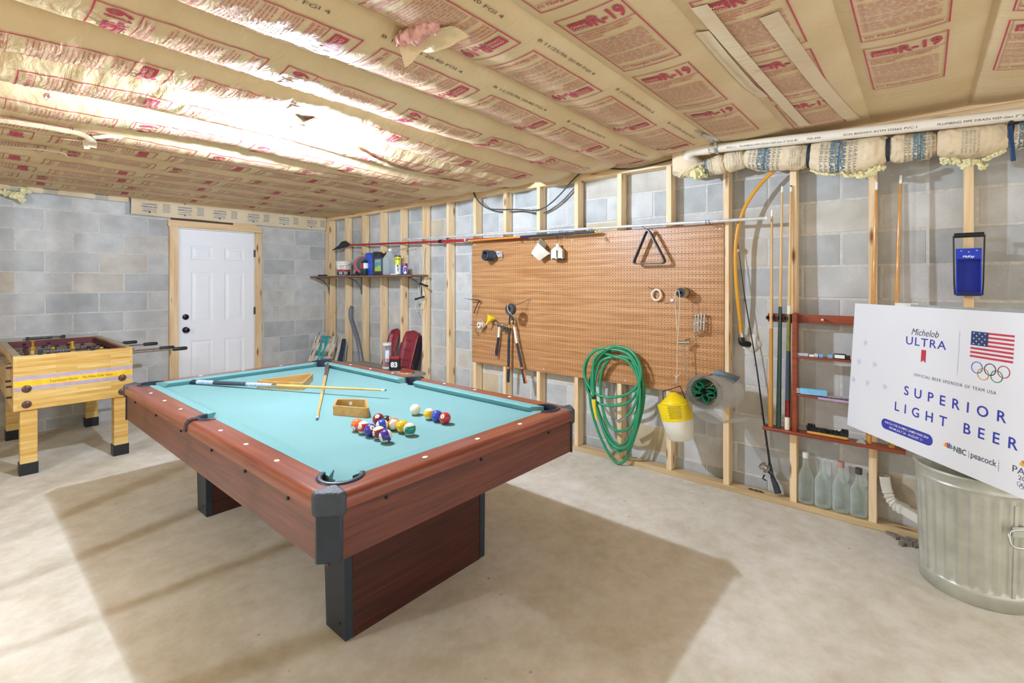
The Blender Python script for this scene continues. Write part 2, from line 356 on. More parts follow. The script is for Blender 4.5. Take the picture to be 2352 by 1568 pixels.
# ---- ceiling: joists, and between them kraft faced batts that sag
ZS = 2.366; Y0 = -3.2635; BW = .4064
cl = MB().box((-7.5, -6.2, 2.52), (XB+.1, YB+.13, 2.56)).build('ceiling', plain('deck_boards', '9a7b52', .8), smooth=0); cl['kind'] = 'structure'
SAG = {-2: .05, -1: .02, 0: .022, 1: .026, 2: .045, 3: .058, 4: .08, 5: .095, 6: .085, 7: .10, 8: .08, 9: .06, 10: .055, 11: .05, 12: .045, 13: .045, 14: .04}
WRK = {-1: .1, 0: .12, 1: .15, 2: .45, 3: .55, 4: .9, 5: 1.0, 6: 1.0, 7: 1.0, 8: .9, 9: .5, 10: .4, 11: .3, 12: .3, 13: .3, 14: .3}
def batt_z(x, y):
    k = math.floor((y-Y0)/BW); t = (y-Y0)/BW-k; t = min(max(t, 0), 1)
    prof = max(0, sin(pi*t))**.6; sag = SAG.get(k, .04); wk = WRK.get(k, .2)
    env = min(1, max(0, -x/.35)); env = .35+.65*env
    ld = ((x-LAMP.x)**2+(y-LAMP.y)**2)/.26**2; sag *= 1-.75*math.exp(-ld)
    s = sag*prof*env*(1+.45*noise.noise((x*1.1, k*3.7, 1.3)))
    w = wk*(noise.noise((x*16+3*t, y*5, k*2.1))*.009+noise.noise((x*34, y*9, k*5.1))*.004)*(.35+1.1*abs(t-.55))*prof**.4
    lean = .010*noise.noise((x*.9, k*9.1, 4))*prof
    return ZS - s + w + lean
def batt(k):
    y0 = Y0+BW*k; y1 = min(y0+BW, YB-.005); near = y1 > -4.2
    b = MB()
    if near:
        b.grid(lambda a, c: (lambda x, y: (x, y, batt_z(x, y if c < 1 else y-1e-5)))(-3.95+3.95*a, y0+(y1-y0)*c), 250 if 1 < k < 10 else 120, 16)
        b.grid(lambda a, c: (lambda x, y: (x, y, batt_z(x, y if c < 1 else y-1e-5)))(-7.5+3.55*a, y0+(y1-y0)*c), 40, 8)
    else: b.grid(lambda a, c: (-7.5+7.5*a, y0+(y1-y0)*c, ZS-.03*sin(pi*c)), 30, 6)
    b.grid(lambda a, c: (-7.5+7.5*a, y0+(y1-y0)*c, 2.45), 1, 1)
    return b.build('insulation_batt', M_kraft, cl, loc=(-2, (y0+y1)/2, ZS), smooth=60)
BATT = {k: batt(k) for k in range(-7, 16)}
for k in range(-7, 16):
    y = Y0+BW*k
    MB().box((-7.5, y-.019, ZS+.004), (XB, y+.019, 2.52)).build('joist', M_plate, cl, loc=(-2, y, 2.45))
# printed panels on the paper
def on_batt(x0, y0, sgn, lift=.0035):
    # panel coordinates: a to the right of the text, b downwards ; sgn +1 reads towards -y
    def T(a, b):
        x = x0 - sgn*b; y = y0 - sgn*a
        return (x, y, batt_z(x, y)-lift)
    return T
HEADS = ['CAUTION: REFER TO WARNING', '& FIRE HAZARD STATEMENT', 'ON PACKAGE.']
rp = random.Random(11)
def strip(m, T, a0, b0, a1, b1, n=8):
    m.grid(lambda p, q: T(a0+(a1-a0)*p, b0+(b1-b0)*q), n, max(1, int(abs(b1-b0)/.02)))
def panel(m, ms, T, full, w=.255, l=.53):
    # frame, T maps (a right, b up) with b negative downwards
    for (a0, b0, a1, b1) in ((0, 0, w, -.005), (0, -l, w, -l+.005), (0, 0, .005, -l), (w-.005, 0, w, -l), (0, -.125, w, -.1285)):
        n = 24 if abs(b1-b0) > .2 else 14
        if abs(b1-b0) > abs(a1-a0): m.grid(lambda p, q: T(a0+(a1-a0)*q, b0+(b1-b0)*p), 40, 1)
        else: m.grid(lambda p, q: T(a0+(a1-a0)*p, b0+(b1-b0)*q), 16, 1)
    m.grid(lambda p, q: T(.022+.082*p, -.045-.055*q), 8, 5)
    m.text('R-19', T, .098, .110, -.104, align='L', bold=.03, width=.128)
    for i, h in enumerate(HEADS): m.text(h, T, .0165, .014, -.150-.019*i, bold=.012 if full else 0, width=.215-(.02*i if i < 2 else .13))
    b = -.215
    while b > -.44:
        a = .014
        while a < .225:
            q = rp.uniform(.012, .035) if full else rp.uniform(.03, .08); e = min(a+q, .232)
            ms.add([T(a, b), T(e, b), T(e, b-.0042), T(a, b-.0042)], [(0, 1, 2, 3)]); a = e+.007
        b -= .0125 if full else .015
        if rp.random() < .16: b -= .010
    m.text('6¼ Fiberglas Insulation', T, .024, .014, -.50, bold=.015, width=.222)
    m.grid(lambda p, q: T(.012+.23*p, -.475-.002*q), 10, 1)
def logo(m, T, full=True):
    m.text('OWENS', T, .024, .030, -.076, width=.062, bold=.01); m.text('CORNING', T, .018, .030, -.094, width=.066, bold=.008)
    pts = [T(.055+.058*cos(t), -.085+.05*sin(t)) for t in [x*.18-.5 for x in range(14)] if .024 < .055+.058*cos(t) < .102 and -.098 < -.085+.05*sin(t) < -.046]
for k in range(-2, 15):
    m = MB(); ms = MB(); mw = MB(); md = MB(); y0 = Y0+BW*k; yc = y0+BW/2
    sgn = 1 if k in (-2, -1, 0, 1, 4, 7, 8, 10, 13) else -1
    off = {-2: -1.13, -1: -1.141, 0: -1.30, 1: -2.098, 2: -1.494, 3: -1.9}.get(k, rp.uniform(-2, -1.5))
    x = off
    while x > -3.7: x -= .603
    full = k <= 4
    while x < .0:
        x += .603
        if x > -.06: break
        if sgn == 1:
            yy = yc+.155; TT = on_batt(x, yy, 1); l = .53
            if x+.53 > -.02: continue
            T = lambda a, b, x=x, yy=yy: (lambda X, Y, lift: (X, Y, batt_z(X, Y)-lift))(x-b, yy-a, .004)
            T2 = lambda a, b, x=x, yy=yy: (lambda X, Y, lift: (X, Y, batt_z(X, Y)-lift))(x-b, yy-a, .0065)
        else:
            yy = yc-.105; xe = x
            if xe > -.02: continue
            T = lambda a, b, x=x, yy=yy: (lambda X, Y, lift: (X, Y, batt_z(X, Y)-lift))(x+b, yy+a, .004)
            T2 = lambda a, b, x=x, yy=yy: (lambda X, Y, lift: (X, Y, batt_z(X, Y)-lift))(x+b, yy+a, .0065)
        panel(m, ms, T, full)
        if full or k < 8: logo(mw, T2)
        if k in (2, 3):
            md.text('B 11/25/96 20:40 FGI 4', (lambda a, b, x=x, k=k: (lambda X, Y: (X, Y, batt_z(X, Y)-.004))(x-.53-.03+a, y0+.055-b)), .019, 0, 0, width=.40)
    lp = (-2, yc, ZS)
    m.build('printed_panel', M_ink, BATT[k], smooth=0); ms.build('small_print', M_inkl, BATT[k], smooth=0)
    if mw.v: mw.build('logo_lettering', M_kraft2, BATT[k], smooth=0)
    if md.v: md.build('date_stamp', M_inkd, BATT[k], smooth=0)
# pale paper tape over the bay near the pipe, loose strips on the left, a torn flap with pink wool
def ceil_strip(name, pts, w, mat, k, lift=.006, curl=0):
    P = smoothpath([(p[0], p[1], 0) for p in pts], 12); m = MB(); n = len(P)-1
    def fn(a, b):
        i = min(int(a*n), n); p = P[i]; t = (P[min(i+1, n)]-P[max(i-1, 0)]).normalized(); s = Vector((-t.y, t.x, 0)); q = p+s*w*(b-.5)
        e = max(0, a-.85)/.15
        return (q.x, q.y, batt_z(q.x, q.y)-lift-curl*e*e-.002*noise.noise((q.x*9, q.y*9, 2)))
    m.grid(fn, n, 4); return m.build(name, mat, BATT[k], smooth=60)
def cz(u, v, z=2.345): p = PZ(u, v, z); return (p.x, p.y)
ceil_strip('paper_tape', [cz(1605, 15), cz(1690, 115), cz(1770, 205), cz(1850, 288)], .055, M_kraft2, 0)
ceil_strip('paper_tape', [cz(1612, 78), cz(1665, 140), cz(1720, 200), cz(1752, 226)], .05, M_kraft2, 0)
ceil_strip('paper_tape', [cz(1765, 30), cz(1830, 120), cz(1890, 200), cz(1962, 278)], .06, M_kraft2, 0)
for pts, w in (([(0, 262), (130, 285), (205, 302), (212, 318)], .04), ([(0, 283), (120, 300), (180, 318), (200, 334)], .028), ([(0, 337), (80, 346), (155, 356)], .03), ([(215, 302), (250, 305), (290, 312)], .03)):
    ceil_strip('loose_paper_strip', [cz(u, v, 2.29) for u, v in pts], w, M_kraft2, 8, .03, .02)
ceil_strip('loose_paper_strip', [cz(800, 330, 2.30), cz(900, 362, 2.31), cz(1010, 395, 2.33), cz(1060, 408, 2.34)], .035, M_kraft2, 6, .02)
# torn flap
fp = [PZ(u, v, 2.33) for u, v in ((908, 88), (1000, 48), (1035, 40), (1075, 52), (990, 108), (930, 118))]
m = MB()
def flap(a, b):
    p = fp[0].lerp(fp[2], a).lerp(fp[5].lerp(fp[3], a), b); return (p.x, p.y, batt_z(p.x, p.y)-.012-.045*b*b*(1-.4*a)-.01*noise.noise((p.x*11, p.y*11, 7)))
m.grid(flap, 14, 8); m.build('torn_paper_flap', M_kraft, BATT[2], smooth=60)
def fluff(name, path, r, mat, parent, seed=1, n=18, amp=.6, kind=None):
    m = MB(); P = smoothpath(path, 14); rr = random.Random(seed)
    m.tube(P, [r*(.35+.65*sin(pi*(i+.6)/(len(P)+.2))) for i in range(len(P))], n)
    m.v = [tuple(V3(p)+Vector((noise.noise(V3(p)*38+Vector((seed,0,0))), noise.noise(V3(p)*38+Vector((0,seed,5))), noise.noise(V3(p)*38+Vector((9,0,seed)))))*r*amp+Vector((noise.noise(V3(p)*120+Vector((seed,3,0))), noise.noise(V3(p)*120+Vector((7,seed,5))), noise.noise(V3(p)*120+Vector((9,1,seed)))))*r*amp*.9) for p in m.v]
    o = m.build(name, mat, parent, smooth=80)
    s = o.modifiers.new('s', 'SUBSURF'); s.levels = 1; s.render_levels = 1
    return o
fluff('pink_wool', [PZ(u, v, 2.315) for u, v in ((912, 104), (930, 88), (960, 78), (985, 62), (1000, 52))], .03, M_pinkfl, BATT[2], 3)
fluff('pink_wool', [PZ(u, v, 2.34) for u, v in ((1050, 12), (1070, 17), (1088, 22))], .012, M_pinkfl, BATT[1], 4)
fluff('pink_wool', [PZ(u, v, 2.28) for u, v in ((104, 219), (110, 222), (117, 225))], .014, M_pinkfl, BATT[7], 5)
# ---- kraft strip along the top of the back wall
def gtext(m, T, x, y, s):
    m.text('GUARDIAN', T, .022*s, x, y, align='C', bold=.02, width=.13*s); m.text('FIBERGLASS', T, .022*s, x, y-.028*s, align='C', bold=.02, width=.14*s); m.text('GUARDIAN', T, .018*s, x, y-.052*s, align='C', width=.12*s); m.text('FIBERGLASS', T, .018*s, x, y-.074*s, align='C', width=.13*s)
def rimz(x): return (2.165+.012*noise.noise((x*2, 0, 3)), 2.375)
def rimy(x, t): return YB-.035-.03*sin(pi*t)+.012*noise.noise((x*3, t*2, 5))
m = MB(); m.grid(lambda a, b: (lambda x: (x, rimy(x, b), rimz(x)[0]+(rimz(x)[1]-rimz(x)[0])*b))(-2.21+2.2*a), 90, 8)
m.grid(lambda a, b: (lambda x: (x, rimy(x, 0)+(YB-.004-rimy(x, 0))*b, rimz(x)[0]))(-2.21+2.2*a), 90, 1)
rim = m.build('rim_insulation', M_kraft2, wbk, loc=(-1.1, YB, 2.26), smooth=60)
m = MB(); mg = MB()
for i, x in enumerate((-2.05, -1.72, -1.36, -.98, -.6, -.22)):
    T = lambda a, b: (a, rimy(a, min(1, max(0, (b-rimz(a)[0])/.2)))-.004, b)
    gtext(m, T, x, 2.275, 1.0); T3 = T
    m.prism([(x-.006+.0, 2.33), (x+.012, 2.33), (x+.012, 2.19), (x-.006, 2.19)], 0, .001, T=lambda a, b, c: V3(T3(a, b))-Vector((0, c, 0)))
    for j in range(7):
        b = 2.30-.014*j; mg.add([T(x+.12, b), T(x+.19, b), T(x+.19, b-.005), T(x+.12, b-.005)], [(0, 1, 2, 3)])
m.build('blue_lettering', M_blueink, rim, smooth=0); mg.build('small_print', M_greyink, rim, smooth=0)
m = MB(); m.grid(lambda a, b: (lambda x: (x, YB-.03-.025*sin(pi*b), 2.285+.012*noise.noise((x*2, 0, 3))+.09*b))(-4.2+1.97*a), 60, 6)
rim2 = m.build('rim_insulation', M_kraft2, wbk, loc=(-3, YB, 2.3), smooth=60)
m = MB()
for x in (-3.05, -2.83, -2.45): gtext(m, lambda a, b: (a, YB-.061, b), x, 2.345, .8)
m.build('blue_lettering', M_blueink, rim2, smooth=0)
fluff('yellow_wool', [PY(u, v, 2.9) for u, v in ((8, 438), (22, 447), (40, 450), (52, 462), (50, 440), (70, 440))], .022, M_yelfl, rim2, 8, amp=1.2)
# dark timber above the door, nail plate
MB().box((-1.84, YB-.02, 2.135), (-1.20, YB, 2.17)).build('dark_header', plain('dark_timber', '5c4c3d', .9), wbk)
m = MB().box((-1.2, YB-.022, 2.135), (-.93, YB, 2.165)); hp = m.build('pale_header', M_casingx, wbk)
# ---- door
dr = structure('door_1', (-1.37, YB, 0))
for (x0, x1, z0, z1, mt) in ((-1.862, -1.775, 0, 2.065, M_casing), (-.945, -.87, 0, 2.06, M_casing)):
    MB().box((x0, YB-.045, z0), (x1, YB-.002, z1)).build('door_casing', mt, dr, loc=((x0+x1)/2, YB, 1), bevel=.002)
MB().box((-1.875, YB-.047, 2.063), (-.868, YB-.002, 2.137)).build('door_casing', M_casingx, dr, loc=(-1.37, YB, 2.1), bevel=.002)
m = MB().box((-1.775, YB-.02, 0), (-1.768, YB+.1, 2.06)); m.box((-.955, YB-.02, 0), (-.945, YB+.1, 2.06)); m.box((-1.775, YB-.02, 2.05), (-.945, YB+.1, 2.063))
m.build('door_jamb', M_white, dr)
sx0, sx1, sz0, sz1, sy = -1.766, -.957, .012, 2.047, YB-.012
M_door = plain('door_white_paint', 'f5f7fb', .45, var=.012, scale=6)
def door_slab():
    m = MB(); cols = [(.115, .355), (.475, .715)]; cols = [(sx0+.12, sx0+.345), (sx0+.47, sx0+.695)]; rws = [(.2, .76), (.97, 1.56), (1.70, 1.86)]
    xs = sorted({sx0, sx1, *[q for c in cols for q in c]}); zs = sorted({sz0, sz1, *[q for c in rws for q in c]})
    for i in range(len(xs)-1):
        for j in range(len(zs)-1):
            x0, x1, z0, z1 = xs[i], xs[i+1], zs[j], zs[j+1]
            if (x0, x1) in cols and (z0, z1) in rws:
                R = [(0, 0), (.012, .007), (.026, .007), (.05, .001)]
                for (d0, y0), (d1, y1) in zip(R[:-1], R[1:]):
                    A = [(x0+d0, sy+y0, z0+d0), (x1-d0, sy+y0, z0+d0), (x1-d0, sy+y0, z1-d0), (x0+d0, sy+y0, z1-d0)]; B = [(x0+d1, sy+y1, z0+d1), (x1-d1, sy+y1, z0+d1), (x1-d1, sy+y1, z1-d1), (x0+d1, sy+y1, z1-d1)]
                    m.add(A+B, [(k, (k+1) % 4, 4+(k+1) % 4, 4+k) for k in range(4)])
                m.add(B, [(0, 1, 2, 3)])
            else: m.add([(x0, sy, z0), (x1, sy, z0), (x1, sy, z1), (x0, sy, z1)], [(0, 1, 2, 3)])
    m.box((sx0, sy+.008, sz0), (sx1, sy+.045, sz1)); return m.build('door_slab', M_door, dr, smooth=0)
slab = door_slab()
m = MB(); kx = -1.70
Ry = Matrix.Rotation(radians(90), 3, 'X')
def knobprof(m, z, prof): m.lathe(prof, 24, 0, (kx, sy, z), Ry)
m = MB(); knobprof(m, .89, [(.033, -.002), (.034, .006), (.028, .012), (.013, .016), (.013, .036), (.024, .044), (.029, .056), (.025, .067), (.012, .071), (0, .072)]); m.build('door_knob', plain('dark_bronze', '23262b', .3, .7), dr)
m = MB(); knobprof(m, 1.038, [(.032, -.002), (.033, .008), (.029, .018), (.022, .021), (0, .022)]); m.box((kx-.004, sy-.034, 1.022), (kx+.004, sy-.02, 1.054)); m.build('deadbolt', plain('dark_bronze', '23262b', .3, .7), dr)
for z in (1.80, 1.08, .25): MB().box((-.962, YB-.03, z-.045), (-.946, YB-.02, z+.045)).cyl((-.9535, YB-.033, z-.045), (-.9535, YB-.033, z+.045), .006, n=10).build('hinge', M_dsteel, dr)
# ---- lamp
t = thing('ceiling_lamp', LAMP, 'lit white garage ceiling lamp with tilted LED panels over the pool table', 'lamp')
m = MB(); m.lathe([(.03, .06), (.032, .03), (.045, .025), (.05, 0), (.04, -.02), (0, -.022)], 24, 0, LAMP); m.build('lamp_body', M_white, t)
M_glow = glow('lit_panel', LAMP_GLOW, 'f4f7ff')
for k in range(3):
    a = radians(75+120*k); Rz = Matrix.Rotation(a, 3, 'Z') @ Matrix.Rotation(radians(-24), 3, 'Y')
    def T(x, y, z): return LAMP+Vector((0, 0, .0))+Rz @ Vector((x, y, z))
    p = MB().box((.045, -.065, .002), (.20, .065, .014), T=T).build('panel_housing', M_white, t)
    MB().add([T(.052, -.058, 0), T(.052, .058, 0), T(.193, .058, 0), T(.193, -.058, 0)], [(0, 1, 2, 3)]).build('light_panel', M_glow, p, smooth=0)
MB().lathe([(.036, -.0225), (.034, -.025), (0, -.0252)], 20, 0, LAMP, caps=False).build('light_panel', M_glow, t, smooth=0)  # glowing disc added to cover the hub's dark underside
m = MB().cyl(LAMP+Vector((0, 0, .05)), (LAMP.x, LAMP.y, 2.40), .02); m.build('lamp_socket', M_white, t)
# ================================================================ POOL TABLE
TX, TY, HW, HL, HT = -2.043, -.842, .712, 1.282, .775
M_rail = wood('mahogany_rail', '6a2f22', '9a5238', 'y', scale=26, stretch=.05, rough=.3, knots=False, rnd=True, coat=.3)
M_railx = wood('mahogany_rail_across', '6a2f22', '9a5238', 'x', scale=26, stretch=.05, rough=.3, knots=False, rnd=True, coat=.3)
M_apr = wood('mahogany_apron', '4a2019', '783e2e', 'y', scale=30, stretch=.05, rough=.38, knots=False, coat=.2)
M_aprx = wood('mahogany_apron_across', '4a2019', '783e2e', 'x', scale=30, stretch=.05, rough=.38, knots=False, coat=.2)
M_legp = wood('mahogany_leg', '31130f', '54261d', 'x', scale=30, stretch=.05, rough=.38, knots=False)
M_felt = plain('green_felt', '7ba6a8', .95, scale=300, bmp=.15, var=.05, spec=.1); M_cush = plain('cushion_felt', '74a3a5', .95, scale=300, bmp=.15, var=.05, spec=.1)
M_pock = plain('pocket_plastic', '2a3242', .4); M_cap = plain('corner_cap_plastic', '3a4450', .38, scale=220, bmp=.6, var=.1)
pt = thing('pool_table', (TX, TY, 0), 'large mahogany pool table with turquoise felt and black corners', 'pool table')
RW = .105; CW = .05; RP = .068                # rail width, cushion width, pocket radius
ix, iy = HW-RW, HL-RW                          # inner edge of the wood
nx, ny = ix-CW, iy-CW                          # cushion nose lines
pcx, pcy = nx+.022, ny+.022                    # corner pocket centres
spx = ix-.002                                  # side pocket centre x
def arc(cx, cy, r, a0, a1, n=14): return [(cx+r*cos(a0+(a1-a0)*i/n), cy+r*sin(a0+(a1-a0)*i/n)) for i in range(n+1)]
def loc2(x, y): return (TX+x, TY+y)
# cloth bed with its six pocket openings
def bed_poly():
    P = []
    for (sx, sy) in ((1, 1), (-1, 1), (-1, -1), (1, -1)):
        c = (sx*(pcx+.012), sy*(pcy+.012)); a = [arc(c[0], c[1], RP*.92, -pi/2, -pi, 10), arc(c[0], c[1], RP*.92, 0, -pi/2, 10), arc(c[0], c[1], RP*.92, pi/2, 0, 10), arc(c[0], c[1], RP*.92, pi, pi/2, 10)][{(1, 1): 0, (-1, 1): 1, (-1, -1): 2, (1, -1): 3}[(sx, sy)]]
        if (sx, sy) in ((-1, 1),): P += [(0, iy)]
        pre = {(1, 1): [(ix, c[1]-RP*.92)] , (-1, 1): [(c[0]+RP*.92, iy)], (-1, -1): [(-ix, c[1]+RP*.92)], (1, -1): [(c[0]-RP*.92, -iy)]}
        P += a
        if (sx, sy) == (-1, 1): P += arc(-spx-.03, 0, .05, pi/2, -pi/2, 10)
        if (sx, sy) == (1, -1): P += arc(spx+.03, 0, .05, -pi/2, -3*pi/2, 10)
    return P
bm = bmesh.new(); bp = bed_poly(); vs = [bm.verts.new((x, y, .74)) for x, y in bp]; fc = bm.faces.new(vs); bm.normal_update()
if fc.normal.z < 0: fc.normal_flip()
bmesh.ops.triangulate(bm, faces=[fc], ngon_method='EAR_CLIP')
ex = bmesh.ops.extrude_face_region(bm, geom=bm.faces[:]); bmesh.ops.translate(bm, vec=(0, 0, -.02), verts=[g for g in ex['geom'] if isinstance(g, bmesh.types.BMVert)])
bmesh.ops.recalc_face_normals(bm, faces=bm.faces[:])
me = bpy.data.meshes.new('bed_cloth'); bm.to_mesh(me); bm.free(); me.materials.append(M_felt)
bed = bpy.data.objects.new('bed_cloth', me); COL.objects.link(bed); bed.parent = pt; ORG[bed.name_full] = V3((TX, TY, 0))
# rails: mitred planks with pocket notches and a rounded outer edge
def rail(poly, outer, name, mat):
    bm = bmesh.new(); A = sum(poly[i][0]*poly[(i+1) % len(poly)][1]-poly[(i+1) % len(poly)][0]*poly[i][1] for i in range(len(poly)))
    if A < 0: poly = poly[::-1]
    lo = [bm.verts.new((x, y, .725)) for x, y in poly]; hi = [bm.verts.new((x, y, HT)) for x, y in poly]; n = len(poly)
    bm.faces.new(hi); bm.faces.new(lo[::-1])
    for i in range(n): bm.faces.new((lo[i], lo[(i+1) % n], hi[(i+1) % n], hi[i]))
    es = [e for e in bm.edges if all(v.co.z > HT-.001 and outer(v.co) for v in e.verts)]
    bmesh.ops.bevel(bm, geom=es, offset=.028, segments=5, profile=.5, affect='EDGES')
    bmesh.ops.triangulate(bm, faces=[f for f in bm.faces if len(f.verts) > 4], ngon_method='EAR_CLIP')
    me = bpy.data.meshes.new(name); bm.to_mesh(me); bm.free(); me.materials.append(mat)
    me.polygons.foreach_set('use_smooth', [True]*len(me.polygons)); me.set_sharp_from_angle(angle=radians(28))
    o = bpy.data.objects.new(name, me); COL.objects.link(o); o.parent = pt; ORG[o.name_full] = V3((TX, TY, 0)); return o
CH = .058
def qarc(sx, sy, frm, to): # arc of corner pocket between two angles (deg) in local frame for the +,+ corner, mirrored
    return [(sx*x, sy*y) for x, y in arc(pcx, pcy, RP, radians(frm), radians(to))]
for sy in (-1, 1):
    a0 = 180-math.degrees(math.asin(min(1, (iy-pcy)/RP)))       # where the circle meets the inner line y=iy
    P = [(-(HW-CH), sy*HL), ((HW-CH), sy*HL)]
    P += [(sx, sy*y) for sx, y in [(HW-CH*.5, HL-CH*.5)]]
    P += qarc(1, sy, 45, a0); P += qarc(-1, sy, a0, 45); P += [(-(HW-CH*.5), sy*(HL-CH*.5))]
    rail(P, lambda c: abs(abs(c.y)-HL) < 1e-4, 'end_rail', M_railx)
for sx in (-1, 1):
    b0 = -90+math.degrees(math.asin(min(1, (ix-pcx)/RP)))
    P = [(sx*HW, -(HL-CH)), (sx*HW, HL-CH), (sx*(HW-CH*.5), HL-CH*.5)]
    P += qarc(sx, 1, 45, b0)
    hs = .055; P += [(sx*x, y) for x, y in arc(ix, 0, hs, radians(90), radians(-90))]
    P += qarc(sx, -1, b0, 45); P += [(sx*(HW-CH*.5), -(HL-CH*.5))]
    r = rail(P, lambda c: abs(abs(c.x)-HW) < 1e-4, 'side_rail', M_rail)
# cushions
def cushion(p0, p1, inward, cut0, cut1):
    # p0,p1 on the inner wood line; inward unit vector towards the bed; cut = how far the nose is shortened at each end
    p0 = Vector((*p0, 0)); p1 = Vector((*p1, 0)); d = (p1-p0).normalized(); w = Vector((*inward, 0)); m = MB(); L = []
    for (off, z) in ((0, HT+.0005), (CW-.006, HT-.001), (CW, HT-.006), (CW-.001, HT-.011), (CW-.019, .7405), (0, .7405)):
        k = off/CW
        L.append((p0+d*cut0*k+w*off+Vector((0, 0, z)), p1-d*cut1*k+w*off+Vector((0, 0, z))))
    vs = [a+Vector((TX, TY, 0)) for pr_ in L for a in pr_]; n = len(L)
    fs = [(2*i, 2*((i+1) % n), 2*((i+1) % n)+1, 2*i+1) for i in range(n)]+[tuple(2*i for i in range(n))[::-1], tuple(2*i+1 for i in range(n))]
    m.add(vs, fs); return m.build('cushion', M_cush, pt, smooth=30)
ce = .085
for sx in (-1, 1):
    for (ya, yb, ca, cb) in ((-(iy-ce+.03), -.062, .055, .022), (.062, iy-ce+.03, .022, .055)): cushion((sx*ix, ya), (sx*ix, yb), (-sx, 0), ca, cb)
for sy in (-1, 1): cushion((-(ix-ce+.03), sy*iy), (ix-ce+.03, sy*iy), (0, -sy), .055, .055)
# pockets: rim band on the wood and an inner wall
def pocket(cx, cy, r, a0, a1, strap):
    m = MB(); n = 22
    pts = [(a0+(a1-a0)*i/n) for i in range(n+1)]
    prof = [(r-.007, .70), (r-.007, HT+.004), (r-.002, HT+.007), (r+.008, HT+.006), (r+.012, HT+.001), (r+.012, HT-.03)]
    vs = [(TX+cx+q*cos(a), TY+cy+q*sin(a), z) for a in pts for q, z in prof]; k = len(prof)
    m.add(vs, [(i*k+j, i*k+j+1, (i+1)*k+j+1, (i+1)*k+j) for i in range(n) for j in range(k-1)]+[tuple(range(k)), tuple(n*k+j for j in range(k))[::-1]])
    m.lathe([(0, .64), (r-.006, .64), (r-.004, .7)], 24, 0, (TX+cx, TY+cy, 0), caps=False)
    if strap:
        q = [(cx+(r+.004)*cos(.5*(a0+a1)), 0)]
        sxn = 1 if cx > 0 else -1
        path = [(abs(cx)+r+.002, HT+.005), (HW-.03, HT+.005), (HW-.012, HT+.001), (HW-.002, HT-.014), (HW+.004, HT-.045)]
        for (xa, za), (xb, zb) in zip(path[:-1], path[1:]): m.bar((TX+sxn*xa, TY+cy, za), (TX+sxn*xb, TY+cy, zb), .032, .006)
    return m.build('pocket', M_pock, pt, smooth=50)
for sx in (-1, 1):
    for sy in (-1, 1):
        mid = atan2(sy, sx); sp = radians(112); pocket(sx*pcx, sy*pcy, RP, mid-sp, mid+sp, False)
    mid = 0 if sx > 0 else pi; pocket(sx*ix, 0, .055, mid-radians(92), mid+radians(92), True)
# corner caps and corner posts
for sx in (-1, 1):
    for sy in (-1, 1):
        def T(a, b, c): return Vector((TX+sx*(HW-a), TY+sy*(HL-b), c))
        m = MB(); poly = [(-.004, .078), (-.004, .055), (.055, -.004), (.078, -.004), (.083, .035), (.088, .07), (.07, .088), (.035, .083)]
        flip = sx*sy > 0
        lo = [(x, y) for x, y in poly]
        m.prism(lo, .705, HT+.006, T=T)
        if not flip: m.f = [f[::-1] for f in m.f]
        m.build('corner_cap', M_cap, pt, bevel=.012, seg=3)
        m = MB(); m.prism([(.008, .07), (.008, .06), (.06, .008), (.07, .008), (.07, .07)], .556, .706, T=T)
        if not flip: m.f = [f[::-1] for f in m.f]
        m.build('corner_post', M_navy, pt, bevel=.003)
# apron boards
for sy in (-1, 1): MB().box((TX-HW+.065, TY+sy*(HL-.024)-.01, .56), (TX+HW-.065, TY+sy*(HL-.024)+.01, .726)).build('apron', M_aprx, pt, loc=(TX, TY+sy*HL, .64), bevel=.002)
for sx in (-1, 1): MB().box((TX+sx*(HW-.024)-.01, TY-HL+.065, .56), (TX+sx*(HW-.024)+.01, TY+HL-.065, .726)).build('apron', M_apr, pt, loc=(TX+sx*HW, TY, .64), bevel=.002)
MB().box((TX-ix, TY-iy, .66), (TX+ix, TY+iy, .719)).build('slate_support', M_legp, pt); 
MB().box((TX-HW+.03, TY-HL+.03, .552), (TX+HW-.03, TY+HL-.03, .56)).build('bottom_board', M_legp, pt)
# pedestal legs with black end plates
for (ya, yb) in ((-1.748, -1.598), (-.172, -.022)):
    xa, xb = -2.462, -1.662
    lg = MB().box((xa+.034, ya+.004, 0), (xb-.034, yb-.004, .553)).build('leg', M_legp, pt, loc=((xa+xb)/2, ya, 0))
    for x, s in ((xa, 1), (xb, -1)):
        m = MB(); vs = []
        for (z, g) in ((.004, 0), (.553, .018)):
            for (p, q) in ((0, ya), (s*.036, ya), (s*.036, yb+g), (0, yb+g)): vs.append((x-s*g*.4+p, q-.0, z))
        m.add(vs, [(0, 3, 2, 1), (4, 5, 6, 7), (0, 1, 5, 4), (1, 2, 6, 5), (2, 3, 7, 6), (3, 0, 4, 7)] if s > 0 else [(0, 1, 2, 3), (7, 6, 5, 4), (4, 5, 1, 0), (5, 6, 2, 1), (6, 7, 3, 2), (7, 4, 0, 3)])
        e = m.build('end_plate', M_navy, lg, bevel=.003)
        for z in (.06, .34): MB().cyl((x-s*.006, ya+.04, z), (x+s*.002, ya+.04, z), .006, n=10).build('screw', M_dsteel, lg)
